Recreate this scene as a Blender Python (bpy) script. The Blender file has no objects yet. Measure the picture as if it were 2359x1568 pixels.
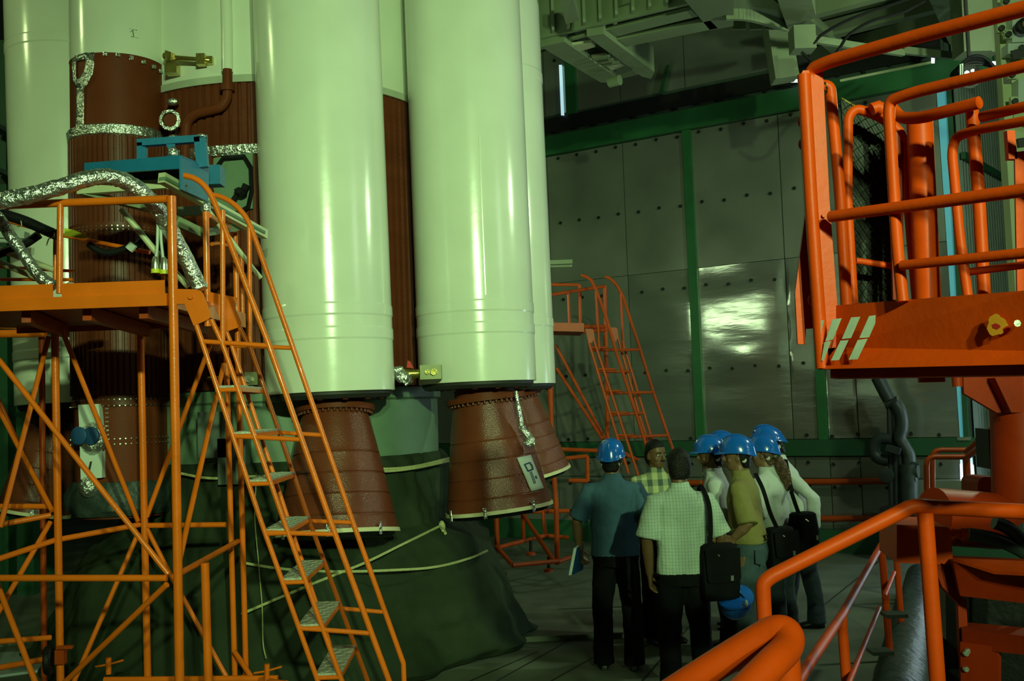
import bpy, bmesh, math, random
from mathutils import Vector, Matrix, noise
random.seed(7)
S = bpy.context.scene
C = S.collection
V = Vector
# ---------------------------------------------------------------- camera
F, CX, CY, HC = 2450.0, 1179.5, 784.0, 2.06
PITCH, ROLL = math.atan(151 / F), math.atan(.035)
FW = V((0, math.cos(PITCH), math.sin(PITCH)))
R0, U0 = V((1, 0, 0)), V((0, -math.sin(PITCH), math.cos(PITCH)))
RT = R0 * math.cos(ROLL) - U0 * math.sin(ROLL)
UP = U0 * math.cos(ROLL) + R0 * math.sin(ROLL)
CAM = V((0, 0, HC))
cd = bpy.data.cameras.new('camera')
cam = bpy.data.objects.new('camera', cd)
C.objects.link(cam)
cd.sensor_fit = 'HORIZONTAL'
cd.sensor_width = 36
cd.lens = 36 * F / 2359
cd.clip_start, cd.clip_end = .05, 200
cam.matrix_world = Matrix(((RT.x, UP.x, -FW.x, CAM.x), (RT.y, UP.y, -FW.y, CAM.y), (RT.z, UP.z, -FW.z, CAM.z), (0, 0, 0, 1)))
S.camera = cam
S.view_settings.view_transform = 'Standard'
S.view_settings.look = 'None'
S.view_settings.gamma = 1
S.view_settings.use_curve_mapping = False
S.view_settings.exposure = 0.0
# ---------------------------------------------------------------- world and lamps
w = bpy.data.worlds.new('hall_air')
S.world = w
w.use_nodes = True
w.node_tree.nodes['Background'].inputs[0].default_value = (.35, .6, .42, 1)
w.node_tree.nodes['Background'].inputs[1].default_value = .006


def lamp(name, typ, loc, aim, power, col, size=.4, spot=None, blend=.6, sy=None):
    d = bpy.data.lights.new(name, typ)
    d.energy = power
    d.color = col
    if typ == 'AREA':
        d.shape = 'RECTANGLE'
        d.size = size
        d.size_y = sy or size
    else:
        d.shadow_soft_size = size
    if typ == 'SPOT':
        d.spot_size = math.radians(spot)
        d.spot_blend = blend
    o = bpy.data.objects.new(name, d)
    C.objects.link(o)
    o.location = loc
    o.rotation_euler = (V(aim) - V(loc)).to_track_quat('-Z', 'Y').to_euler()
    return o


GREEN = (.62, 1, .43)
lamp('hall_floodlight', 'SPOT', (2.9, -7.4, 5.2), (-.7, 8.6, 2.75), 5500, GREEN, .13, 33, 1.0)
lamp('wide_fill_spot', 'SPOT', (1.9, -7.6, 5.5), (-.9, 9, 2.9), 2500, GREEN, .16, 70, .8)  # added wide spot, fills in around the narrow floodlight beam
lamp('hall_floodlight_two', 'SPOT', (8.2, 3.5, 5.2), (1.2, 9.5, 2.2), 150, (.78, 1, .8), .9, 75, .8)
lamp('gantry_lamp', 'POINT', (-7.5, 7.2, 6.8), (0, 0, 0), 110, (.75, 1, .4), .15)
lamp('wall_fill_light', 'POINT', (5.4, 8.6, 4.9), (0, 0, 0), 300, (.75, 1, .62), .12)  # added light without a fitting, brightens the metal wall
lamp('rear_fill_light', 'POINT', (-.5, 12.2, 3.35), (0, 0, 0), 40, (.72, 1, .55), .22)  # unseen light added behind the boosters for highlights on the wall panels
lamp('daylight_opening', 'AREA', (6.6, 12.4, 1.5), (0, 9, 1.2), 45, (.7, .95, 1), .5, sy=2.2)

# ---------------------------------------------------------------- materials


def lin(c):
    return tuple((x / 255 / 12.92 if x / 255 <= .04045 else ((x / 255 + .055) / 1.055) ** 2.4) for x in c)


def mat(name, col, rough=.5, metal=0, var=.12, vs=6, bump=0, bs=30, spec=.5, rvar=0, emit=None, es=0, stretch=None, coat=0):
    """procedural painted / metal / cloth surface; col is the linear base colour"""
    m = bpy.data.materials.new(name)
    m.use_nodes = True
    n, l = m.node_tree.nodes, m.node_tree.links
    b = n['Principled BSDF']
    b.inputs['Roughness'].default_value = rough
    b.inputs['Metallic'].default_value = metal
    b.inputs['Specular IOR Level'].default_value = spec
    b.inputs['Coat Weight'].default_value = coat
    tc = n.new('ShaderNodeTexCoord')
    mp = n.new('ShaderNodeMapping')
    l.new(tc.outputs['Object'], mp.inputs[0])
    if stretch:
        mp.inputs['Scale'].default_value = stretch
    nz = n.new('ShaderNodeTexNoise')
    nz.inputs['Scale'].default_value = vs
    nz.inputs['Detail'].default_value = 5
    l.new(mp.outputs[0], nz.inputs['Vector'])
    rp = n.new('ShaderNodeValToRGB')
    rp.color_ramp.elements[0].position = .3
    rp.color_ramp.elements[1].position = .7
    rp.color_ramp.elements[0].color = (*[x * (1 - var) for x in col], 1)
    rp.color_ramp.elements[1].color = (*[min(1, x * (1 + var)) for x in col], 1)
    l.new(nz.outputs['Fac'], rp.inputs[0])
    l.new(rp.outputs[0], b.inputs['Base Color'])
    if rvar:
        mr = n.new('ShaderNodeMapRange')
        mr.inputs['To Min'].default_value = max(.02, rough - rvar)
        mr.inputs['To Max'].default_value = rough + rvar
        l.new(nz.outputs['Fac'], mr.inputs[0])
        l.new(mr.outputs[0], b.inputs['Roughness'])
    if bump:
        nb = n.new('ShaderNodeTexNoise')
        nb.inputs['Scale'].default_value = bs
        nb.inputs['Detail'].default_value = 4
        l.new(mp.outputs[0], nb.inputs['Vector'])
        bp = n.new('ShaderNodeBump')
        bp.inputs['Strength'].default_value = bump
        bp.inputs['Distance'].default_value = .02
        l.new(nb.outputs['Fac'], bp.inputs['Height'])
        l.new(bp.outputs[0], b.inputs['Normal'])
    if emit:
        b.inputs['Emission Color'].default_value = (*emit, 1)
        b.inputs['Emission Strength'].default_value = es
    return m


def plaid(name, base, line, sx, sz, wx, alt=None):
    """woven check: thin or wide crossing lines on a base colour, object space"""
    m = mat(name, base, .85, 0, .06, 8, .12, 60)
    n, l = m.node_tree.nodes, m.node_tree.links
    b = n['Principled BSDF']
    tc = n.new('ShaderNodeTexCoord')
    sp = n.new('ShaderNodeSeparateXYZ')
    l.new(tc.outputs['Object'], sp.inputs[0])

    def lines(src, freq, wid):
        a = n.new('ShaderNodeMath')
        a.operation = 'MULTIPLY'
        l.new(src, a.inputs[0])
        a.inputs[1].default_value = freq
        f = n.new('ShaderNodeMath')
        f.operation = 'FRACT'
        l.new(a.outputs[0], f.inputs[0])
        g = n.new('ShaderNodeMath')
        g.operation = 'LESS_THAN'
        l.new(f.outputs[0], g.inputs[0])
        g.inputs[1].default_value = wid
        return g.outputs[0]
    lx, lz = lines(sp.outputs['X'], sx, wx), lines(sp.outputs['Z'], sz, wx)
    old = b.inputs['Base Color'].links[0].from_socket
    mx = n.new('ShaderNodeMix')
    mx.data_type = 'RGBA'
    mx.inputs['B'].default_value = (*line, 1)
    l.new(old, mx.inputs['A'])
    ad = n.new('ShaderNodeMath')
    ad.operation = 'ADD'
    ad.use_clamp = True
    h1 = n.new('ShaderNodeMath')
    h1.operation = 'MULTIPLY'
    h1.inputs[1].default_value = .62
    l.new(lx, h1.inputs[0])
    h2 = n.new('ShaderNodeMath')
    h2.operation = 'MULTIPLY'
    h2.inputs[1].default_value = .45
    l.new(lz, h2.inputs[0])
    l.new(h1.outputs[0], ad.inputs[0])
    l.new(h2.outputs[0], ad.inputs[1])
    l.new(ad.outputs[0], mx.inputs['Factor'])
    l.new(mx.outputs['Result'], b.inputs['Base Color'])
    return m


M = dict(
    white=mat('rocket_white_paint', (.74, .77, .66), .19, 0, .05, 2.2, .035, 9, .5, .03),
    brown=mat('brown_red_primer', (.14, .031, .011), .5, 0, .14, 3, .1, 70, .1, .08),
    brown2=mat('brown_ribbed_skirt', (.12, .028, .011), .42, 0, .2, 5, .06, 40, .22, .1),
    foil=mat('crinkled_foil', (.72, .74, .72), .24, .92, .1, 12, 1.0, 34, .5),
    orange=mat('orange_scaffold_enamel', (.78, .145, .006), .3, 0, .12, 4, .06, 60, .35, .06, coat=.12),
    orange2=mat('dark_red_orange_enamel', (.36, .048, .004), .42, 0, .15, 4, .05, 50, .22),  # darker, redder orange for the deck, far tubes and wall pipes
    lift=mat('lift_orange_enamel', (.64, .056, .002), .45, 0, .12, 5, .05, 45, .16, .08),
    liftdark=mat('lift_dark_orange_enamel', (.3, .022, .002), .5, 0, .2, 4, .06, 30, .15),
    blue=mat('rig_blue_paint', (.012, .15, .32), .4, 0, .12, 6, .04, 40),
    cream=mat('cream_aluminium', (.62, .64, .42), .4, .25, .1, 5),
    girder=mat('cream_green_girder_paint', (.2, .25, .145), .6, 0, .12, 2.5, .03, 20),
    girder_dark=mat('dull_green_girder_paint', (.15, .185, .11), .65, 0, .12, 2.5),
    green=mat('green_steel_paint', (.02, .125, .04), .5, 0, .15, 3),
    green2=mat('dark_green_steel_paint', (.014, .075, .032), .5, 0, .15, 3),
    tarp=mat('olive_tarpaulin', (.026, .037, .02), .9, 0, .28, 2.5, .6, 7, .15),
    pedestal=mat('pedestal_sea_green_paint', (.13, .21, .135), .55, 0, .16, 2.5, .05, 14),
    rope=mat('pale_rope', (.5, .5, .24), .8, 0, .15, 60, .6, 160),
    dark=mat('dark_recess_metal', (.02, .02, .018), .6, 0, .3, 5),
    black=mat('black_rubber', (.008, .008, .009), .5, 0, .3, 8, .15, 40, .18),
    blackcloth=mat('black_nylon', (.004, .004, .0045), .75, 0, .3, 8, .2, 30, .1),
    brass=mat('brass_fitting', (.55, .45, .13), .28, .9, .15, 10, .1, 40),
    steel=mat('zinc_steel', (.5, .52, .46), .34, .9, .15, 12, .1, 40),
    tread=mat('chequer_aluminium', (.5, .52, .44), .42, .55, .2, 14, .2, 30),
    nozzle=mat('glossy_brown_nozzle_paint', (.15, .034, .014), .3, 0, .16, 3, .22, 110, .42, .08),
    bracket=mat('dull_olive_bracket_metal', (.2, .21, .12), .4, .6, .1, 10),
    wire=mat('dull_mesh_wire', (.05, .055, .04), .5, .5),
    ringp=mat('pale_joint_ring', (.42, .46, .36), .5, 0, .1, 8),
    tape=mat('cream_rim_tape', (.62, .56, .36), .6, 0, .1, 8),
    yellow=mat('yellow_sheet', (.6, .62, .03), .5, 0, .1, 6),
    panel=mat('aluminium_wall_panel', (.3, .32, .275), .36, .62, .16, 1.2, .10, 2.0, .5, .1),
    panel_b=mat('buckled_aluminium_panel', (.37, .385, .35), .19, .72, .12, 1.5, .35, 2.4, .5, .05, stretch=(.5, .5, 2.2)),
    bolt=mat('black_bolt', (.008, .008, .008), .5),
    corr=mat('corrugated_sheet', (.1, .13, .115), .5, .2, .15, 3),
    floor=mat('worn_concrete', (.11, .122, .09), .66, 0, .38, 1.1, .12, 12, .3, .1),
    plate=mat('steel_floor_plate', (.16, .185, .14), .45, .3, .25, 3, .08, 20),
    board=mat('grey_board', (.33, .38, .38), .6, 0, .1, 5),
    ceil=mat('dark_ceiling', (.05, .06, .05), .8, 0, .2, 2),
    wallb=mat('dark_side_wall', (.045, .075, .055), .7, 0, .3, 2),
    glow=mat('daylit_translucent_strip', (.1, .35, .4), .3, 0, .1, 3, emit=(.12, .5, .6), es=.33),
    sky=mat('daylight_gap', (.8, .9, 1), .5, emit=(.78, .93, 1), es=1.5),
    skyw=mat('dim_daylight_gap', (.8, .9, 1), .5, emit=(.5, .85, .95), es=.75),
    lampglass=mat('floodlight_glass', (.9, .9, .9), .2, emit=(.9, 1, .95), es=4),
    decal=mat('white_reflective_stripe', (.62, .66, .58), .5, 0, .12, 25),
    spot=mat('yellow_paint_blotch', (.75, .26, .015), .6, 0, .1, 20),
    paper=mat('paper_notice', (.62, .68, .62), .7, 0, .05, 9),
    ink=mat('blue_ink', (.02, .04, .16), .6),
    redtag=mat('red_tag', (.5, .015, .01), .6),
    skin=mat('brown_skin', (.125, .062, .026), .5, 0, .08, 14, .04, 60),
    skin2=mat('tan_skin', (.19, .1, .05), .5, 0, .08, 14, .04, 60),
    hair=mat('black_hair', (.005, .004, .0035), .55, 0, .4, 40, .5, 90, .25),
    hair2=mat('brown_curly_hair', (.1, .05, .025), .5, 0, .5, 40, .9, 70),
    helmet=mat('blue_helmet_plastic', (.006, .11, .52), .2, 0, .04, 5, coat=.4),
    pad=mat('white_helmet_pad', (.5, .52, .45), .7),
    bluecloth=mat('slate_blue_shirt', (.045, .105, .17), .9, 0, .1, 6, .25, 25),
    whitecloth=mat('white_shirt', (.5, .53, .52), .8, 0, .05, 6, .22, 18),
    khaki=mat('khaki_shirt', (.21, .18, .05), .85, 0, .08, 6, .25, 20),
    blackt=mat('black_trousers', (.005, .005, .0055), .9, 0, .2, 6, .3, 25, .12),
    darkshirt=mat('dark_brown_shirt', (.04, .032, .022), .85, 0, .2, 6),
    jeans=mat('faded_jeans', (.04, .07, .085), .85, 0, .25, 5, .3, 22),
    jeans2=mat('dark_jeans', (.018, .03, .04), .85, 0, .25, 5, .3, 22),
    shoe=mat('black_leather', (.012, .011, .01), .4, 0, .2, 8),
    eye=mat('eye_white', (.75, .75, .7), .3),
    folder=mat('blue_folder', (.015, .07, .2), .5),
    silver=mat('aluminium_case_skin', (.45, .48, .46), .4, .6, .08, 8),
    creamsteel=mat('cream_column_paint', (.5, .56, .34), .5, 0, .12, 3),
    boxwhite=mat('white_junction_box', (.5, .57, .52), .5, 0, .06, 3),
    valve=mat('dark_grey_valve_paint', (.03, .042, .04), .5, 0, .25, 6, .1, 20),
    wrap=mat('plastic_wrapped_duct', (.03, .045, .04), .52, 0, .3, 7, .8, 14),
)
M['check'] = plaid('white_check_shirt', (.42, .5, .43), (.12, .2, .15), 46, 44, .13)
M['plaid'] = plaid('green_plaid_shirt', (.42, .44, .22), (.05, .085, .07), 11, 9, .48)
M['tie'] = plaid('dark_tie', (.01, .012, .02), (.2, .2, .12), 60, 60, .3)


# ---------------------------------------------------------------- pixel -> place helpers (photograph frame 2359 x 1568)
def ray(px, py):
    return FW + RT * ((px - CX) / F) + UP * ((CY - py) / F)


def at(px, py, Y):
    d = ray(px, py)
    return CAM + d * (Y / d.y)


def onz(px, py, z):
    d = ray(px, py)
    return CAM + d * ((z - HC) / d.z)


def hz(px):
    return 935 - .035 * (px - CX)


def cyl(pl, pr, py, r):
    """centre of an upright cylinder of radius r whose outline spans pl..pr at row py"""
    a, b = ray(pl, py), ray(pr, py)
    t1, t2 = math.atan2(a.x, a.y), math.atan2(b.x, b.y)
    D = r / math.sin((t2 - t1) / 2)
    t = (t1 + t2) / 2
    X, Y = D * math.sin(t), D * math.cos(t)
    m = (a + b) / 2
    return V((X, Y, HC + m.z / math.hypot(m.x, m.y) * math.hypot(X, Y)))


# back wall plane
WP, WD = V((4.34, 14.0, 0)), V((.836, -.549, 0)).normalized()
WN = V((WD.y, -WD.x, 0))          # towards the camera (negative Y)


def onwall(px, py, off=0.0):
    d = ray(px, py)
    t = ((WP + WN * off) - CAM).dot(WN) / d.dot(WN)
    return CAM + d * t


# ---------------------------------------------------------------- mesh builder
class MB:
    def __init__(s):
        s.v, s.f = [], []

    def add(s, vs, fs):
        k = len(s.v)
        s.v += [V(p) for p in vs]
        s.f += [tuple(i + k for i in f) for f in fs]
        return s

    def rings(s, rs, closed=True, caps=True):
        n = len(rs[0])
        vs = [p for r in rs for p in r]
        fs = []
        for i in range(len(rs) - 1):
            for j in range(n if closed else n - 1):
                k = (j + 1) % n
                fs.append((i * n + j, i * n + k, (i + 1) * n + k, (i + 1) * n + j))
        if caps and closed:
            fs.append(tuple(range(n))[::-1])
            fs.append(tuple((len(rs) - 1) * n + j for j in range(n)))
        return s.add(vs, fs)

    def tube(s, pts, r, seg=10, caps=True, fn=None):
        pts = [V(p) for p in pts]
        rr = r if isinstance(r, (list, tuple)) else [r] * len(pts)
        rs = []
        nrm = None
        for i, p in enumerate(pts):
            a = pts[max(i - 1, 0)]
            b = pts[min(i + 1, len(pts) - 1)]
            t = (b - a).normalized()
            k = 1.0
            if 0 < i < len(pts) - 1:
                t1, t2 = (p - a).normalized(), (b - p).normalized()
                k = 1 / max(.5, math.sqrt(max(0, (1 + t1.dot(t2)) / 2)))
            if nrm is None:
                nrm = t.cross(V((.31, .2, .93))).normalized()
            nrm = (nrm - t * nrm.dot(t)).normalized()
            bn = t.cross(nrm)
            ring = []
            for j in range(seg):
                an = 2 * math.pi * j / seg
                q = rr[i] * (fn(i, j) if fn else 1)
                ring.append(p + (nrm * math.cos(an) + bn * math.sin(an)) * q)
            rs.append(ring)
        return s.rings(rs, True, caps)

    def box(s, c, size, rot=None):
        c = V(c)
        x, y, z = size[0] / 2, size[1] / 2, size[2] / 2
        vs = [V((a, b, d)) for d in (-z, z) for b in (-y, y) for a in (-x, x)]
        if rot is not None:
            vs = [rot @ v for v in vs]
        return s.add([c + v for v in vs], [(0, 2, 3, 1), (4, 5, 7, 6), (0, 1, 5, 4), (2, 6, 7, 3), (0, 4, 6, 2), (1, 3, 7, 5)])

    def bar(s, a, b, wdt, hgt, upv=(0, 0, 1)):
        """rectangular bar from a to b"""
        a, b = V(a), V(b)
        t = (b - a).normalized()
        sd = t.cross(V(upv))
        if sd.length < .01:
            sd = t.cross(V((0, 1, 0)))
        sd.normalize()
        u = sd.cross(t)
        q = [(-1, -1), (1, -1), (1, 1), (-1, 1)]
        return s.rings([[p + sd * (i * wdt / 2) + u * (j * hgt / 2) for i, j in q] for p in (a, b)])

    def slab(s, poly, off):
        """polygon extruded along the vector off"""
        poly = [V(p) for p in poly]
        off = V(off)
        return s.rings([poly, [p + off for p in poly]])

    def lathe(s, prof, base, axis=(0, 0, 1), seg=48, fn=None, caps=True, a0=0, a1=None):
        base, ax = V(base), V(axis).normalized()
        e1 = ax.cross(V((0, 1, 0)))
        if e1.length < .05:
            e1 = ax.cross(V((1, 0, 0)))
        e1.normalize()
        e2 = ax.cross(e1)
        full = a1 is None
        rs = []
        for i, (r, z) in enumerate(prof):
            ring = []
            for j in range(seg):
                an = 2 * math.pi * j / seg if full else a0 + (a1 - a0) * j / (seg - 1)
                q = r + (fn(an, z, r) if fn else 0)
                ring.append(base + ax * z + (e1 * math.cos(an) + e2 * math.sin(an)) * q)
            rs.append(ring)
        return s.rings(rs, full, caps and full)

    def ell(s, c, rx, ry, rz, rot=None, nu=12, nv=8):
        rs = []
        for i in range(1, nv):
            a = math.pi * i / nv
            rs.append([V((rx * math.sin(a) * math.cos(2 * math.pi * j / nu), ry * math.sin(a) * math.sin(2 * math.pi * j / nu), rz * math.cos(a))) for j in range(nu)])
        rs = [[(V(c) + (rot @ p if rot is not None else p)) for p in r] for r in rs]
        top, bot = V((0, 0, rz)), V((0, 0, -rz))
        if rot is not None:
            top, bot = rot @ top, rot @ bot
        k = len(s.v)
        s.rings(rs, True, False)
        n = len(s.v)
        s.v += [V(c) + top, V(c) + bot]
        for j in range(nu):
            s.f.append((n, k + j, k + (j + 1) % nu))
            s.f.append((n + 1, k + (nv - 2) * nu + (j + 1) % nu, k + (nv - 2) * nu + j))
        return s


ROOT = {}


def tag(o, label, cat, group=None, kind=None):
    if label:
        o['label'] = label
    if cat:
        o['category'] = cat
    if group:
        o['group'] = group
    if kind:
        o['kind'] = kind
    return o


def build(name, mb, m, parent=None, smooth=True, origin=None, label=None, kind=None, angle=38):
    if parent is not None:
        off = ROOT[parent.name]
    else:
        if origin is None:
            lo = V([min(p[i] for p in mb.v) for i in range(3)])
            hi = V([max(p[i] for p in mb.v) for i in range(3)])
            origin = V(((lo.x + hi.x) / 2, (lo.y + hi.y) / 2, lo.z))
        off = V(origin)
    me = bpy.data.meshes.new(name)
    me.from_pydata([tuple(p - off) for p in mb.v], [], mb.f)
    bm = bmesh.new()
    bm.from_mesh(me)
    bmesh.ops.recalc_face_normals(bm, faces=bm.faces)
    bm.to_mesh(me)
    bm.free()
    if smooth:
        me.shade_smooth()
        me.set_sharp_from_angle(angle=math.radians(angle))
    me.materials.append(m)
    o = bpy.data.objects.new(name, me)
    C.objects.link(o)
    if parent is not None:
        o.parent = parent
    else:
        o.location = off
    ROOT[o.name] = off
    if label:
        o['label'] = label
    if kind:
        o['kind'] = kind
    return o


def thing(name, label, cat, loc, group=None, kind=None):
    o = bpy.data.objects.new(name, None)
    o.empty_display_size = .1
    C.objects.link(o)
    o.location = loc
    ROOT[o.name] = V(loc)
    return tag(o, label, cat, group, kind)


def tp(name, pts, r, m, parent, seg=10, label=None):
    return build(name, MB().tube(pts, r, seg), m, parent, label=label)


def spl(pts, n=6):
    """smooth curve through points"""
    pts = [V(p) for p in pts]
    P = [pts[0] * 2 - pts[1]] + pts + [pts[-1] * 2 - pts[-2]]
    out = []
    for i in range(1, len(P) - 2):
        a, b, c, d = P[i - 1:i + 3]
        for k in range(n):
            t = k / n
            out.append(.5 * ((2 * b) + (c - a) * t + (2 * a - 5 * b + 4 * c - d) * t * t + (3 * b - a - 3 * c + d) * t ** 3))
    out.append(pts[-1])
    return out


def bend(pts, rad, n=5):
    """polyline with rounded corners"""
    pts = [V(p) for p in pts]
    out = [pts[0]]
    for i in range(1, len(pts) - 1):
        a, b, c = pts[i - 1:i + 2]
        r = min(rad, (a - b).length * .48, (c - b).length * .48)
        p, q = b + (a - b).normalized() * r, b + (c - b).normalized() * r
        for k in range(n + 1):
            t = k / n
            out.append(p * (1 - t) ** 2 + b * 2 * t * (1 - t) + q * t * t)
    out.append(pts[-1])
    return out


def bolt_at(mb, c, n, r=.012, h=.012, seg=6):
    n = V(n).normalized()
    mb.lathe([(r, 0), (r, h)], V(c), n, seg)


# ================================================================ setting
fl = MB().box((1, 7, -.1), (26, 34, .2))
floor = build('floor', fl, M['floor'], smooth=False, origin=(0, 0, 0), kind='structure')
# concrete bays near the people and steel plates: parts of the floor
def floor_piece(name, px, m, h, label=None):
    pts = [onz(x, y, 0) for x, y in px]
    pts = [V((p.x, p.y, -.004)) for p in pts]
    return build(name, MB().slab(pts, (0, 0, h + .004)), m, floor, smooth=False, label=label)
floor_piece('floor_plate', [(1130, 1482), (1500, 1466), (1470, 1408), (1180, 1418)], M['plate'], .045, 'raised steel floor plate with a pale edge')
floor_piece('floor_plate', [(1150, 1412), (1500, 1398), (1478, 1310), (1170, 1318)], M['plate'], .02)
floor_piece('floor_strip', [(1186, 1368), (1328, 1342), (1324, 1334), (1184, 1358)], M['board'], .012)
floor_piece('floor_board', [(120, 1440), (240, 1392), (262, 1376), (150, 1400)], M['board'], .03, 'grey board')
floor_piece('floor_board', [(-60, 1500), (120, 1470), (118, 1446), (-60, 1470)], M['plate'], .03)
floor_piece('floor_board', [(-60, 1568), (150, 1540), (140, 1500), (-60, 1510)], M['board'], .02)
jt = MB()
for a, b in (((1145, 1568), (1320, 1470)), ((1270, 1568), (1410, 1490)), ((1010, 1600), (1240, 1500)), ((1470, 1500), (1560, 1440)), ((1890, 1400), (2040, 1280)), ((1480, 1568), (1590, 1440))):
    p, q = onz(*a, 0), onz(*b, 0)
    jt.bar(p + V((0, 0, .0005)), q + V((0, 0, .0005)), .02, .003)
build('floor_joint', jt, M['dark'], floor, smooth=False, kind='stuff')

ZTOP = 7.6
def wseg(s0, s1, z0, z1, d0, d1):
    """box on the wall plane, s along it from WP, d out of it"""
    a = WP + WD * s0
    b = WP + WD * s1
    lo, hi = V((0, 0, z0)), V((0, 0, z1))
    return MB().rings([[a + WN * d0 + lo, b + WN * d0 + lo, b + WN * d1 + lo, a + WN * d1 + lo], [a + WN * d0 + hi, b + WN * d0 + hi, b + WN * d1 + hi, a + WN * d1 + hi]])
def ws(px, py):
    p = onwall(px, py)
    return (p - WP).dot(WD), p.z
s_end = ws(2203, 700)[0]
wall = build('wall_back', wseg(-12, s_end + .02, 0, ZTOP, -.25, -.03), M['wallb'], smooth=False, origin=WP, kind='structure')
# vertical seams, from the photograph
seams = [ws(x, 700)[0] for x in (1120, 1272, 1449, 1601, 1813, 1893, 1962)] + [s_end]
seams = [seams[0] - 1.6, *seams]
zb = ws(1600, 1015)[1]      # top of the lower green band
z_l = ws(1600, 1050)[1]
zc = ws(1600, 618)[1]       # panel seam
zd = ws(1600, 298)[1]       # under the beam
zbeam_t = ws(1600, 252)[1]
zch_b, zch_t = ws(1600, 240)[1], ws(1600, 205)[1]
rows = [(.3, .95), (.97, z_l - .02), (zb + .01, zc - .004), (zc + .004, zd - .01), (zch_t + .05, zch_t + 1.25), (zch_t + 1.3, ZTOP)]
for ri, (z0, z1) in enumerate(rows):
    for i in range(len(seams) - 1):
        a, b = seams[i] + .006, seams[i + 1] - .006
        mm = M['panel_b'] if (ri == 2 and i >= 3) or (ri <= 1) else M['panel']
        nx, nzv = (16, 16) if ri == 2 else (7, 7)
        mb = MB()
        # gently buckled sheet with a folded edge
        vs, fs = [], []
        for jz in range(nzv + 1):
            for jx in range(nx + 1):
                u, t = jx / nx, jz / nzv
                s, z = a + (b - a) * u, z0 + (z1 - z0) * t
                e = min(u, 1 - u, t, 1 - t)
                k = .034 if ri == 2 and i >= 3 else .005
                d = k * noise.noise(V((s * 1.1, z * 2.6, ri + i * .37))) * (1 if e > 0 else 0)
                p = WP + WD * s + WN * d
                vs.append(V((p.x, p.y, z)))
        for jz in range(nzv):
            for jx in range(nx):
                q = jz * (nx + 1) + jx
                fs.append((q, q + 1, q + nx + 2, q + nx + 1))
        mb.add(vs, fs)
        rim = [WP + WD * s + V((0, 0, z)) for s, z in ((a, z0), (b, z0), (b, z1), (a, z1))]
        mb.rings([rim, [p - WN * .035 for p in rim]], True, False)
        build('panel', mb, mm, wall, angle=50)
# bolts in rows, too small to pick apart: one stuff part
bo = MB()
s0b, s1b = seams[1], s_end
for z in (ws(1600, 660)[1], ws(1600, 469)[1], ws(1600, 851)[1], ws(1600, 1007)[1], z_l - .1, .86, .45, zd - .06, zch_b - .01, zch_t + .9):
    s = s0b + .12
    k = 0
    while s < s1b - .08:
        p = WP + WD * s + WN * .01
        bolt_at(bo, V((p.x, p.y, z + .012 * math.sin(s * 9))), WN, .024, .02, 8)
        s += .335
build('bolt', bo, M['bolt'], wall, kind='stuff')
# green steelwork on the wall
def wtrim(name, mb, m):
    return build(name, mb, m, smooth=False, kind='structure')
wtrim('trim_1', wseg(-12, s_end + .6, z_l, zb, 0, .06), M['green2'])
wtrim('trim_2', wseg(-12, s_end + .6, zd, zbeam_t, 0, .1), M['green'])
wtrim('trim_3', wseg(-12, s_end, zbeam_t, zch_b - .05, 0, .03), M['panel'])
wtrim('trim_4', wseg(-12, s_end, zch_b, zch_t, .0, .02), M['bolt'])
sp = ws(1601, 700)[0]
wtrim('trim_5', wseg(sp - .06, sp + .07, zb, zd, 0, .05), M['green'])
sp = ws(1893, 900)[0]
wtrim('trim_6', wseg(sp - .06, sp + .06, zb, zd, 0, .05), M['green'])
sp = ws(1320, 220)[0]
wtrim('trim_7', wseg(sp - .1, sp + .08, zch_t, zch_t + 1.3, 0, .06), M['green'])
wtrim('trim_8', wseg(-12, s_end + .6, 0, .3, 0, .09), M['green2'])
wtrim('trim_9', wseg(-12, s_end + .6, zch_t + 1.22, zch_t + 1.32, 0, .12), M['green2'])
# brace on the upper wall
build('trim_10', MB().bar(onwall(1541, 150, .08), onwall(1524, 218, .08), .06, .05), M['green2'], smooth=False, kind='structure')
# turquoise daylit strips beside the opening
def wstrip(name, px0, px1, y0, y1, m, off=-.02, th=.02):
    q = [onwall(px0[0], y0, off), onwall(px0[1], y0, off), onwall(px1[1], y1, off), onwall(px1[0], y1, off)]
    return build(name, MB().slab(q, WN * th), m, smooth=False, kind='structure')
wstrip('window_1', (2158, 2183), (2212, 2232), 205, 1006, M['glow'], .0)
wstrip('window_2', (1289, 1295), (1294, 1300), 150, 266, M['skyw'], .04)
wstrip('window_3', (2212, 2225), (2216, 2230), 1050, 1146, M['skyw'], .02)
wstrip('window_4', (2212, 2225), (2213, 2227), 1068, 1105, M['sky'], .05)
wstrip('window_5', (2234, 2240), (2240, 2246), 1050, 1140, M['skyw'], .02)
wstrip('window_6', (2234, 2243), (2236, 2246), 1070, 1105, M['sky'], .05)
# strips of daylight under the roof, right of the girder
wstrip('window_7', (1796, 1842), (1797, 1842), 183, 190, M['sky'], .3)
wstrip('window_8', (2146, 2154), (2146, 2153), 128, 146, M['sky'], .3)
wstrip('window_9', (2286, 2306), (2286, 2306), 142, 150, M['sky'], .3)
# mullions beside the strip
build('trim_11', MB().bar(onwall(2186, 205, .05), onwall(2226, 1006, .05), .03, .06), M['green2'], smooth=False, kind='structure')
build('trim_12', MB().bar(onwall(2206, 1010, .06), onwall(2236, 1010, .06), .05, .04), M['steel'], smooth=False, kind='structure')

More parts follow.
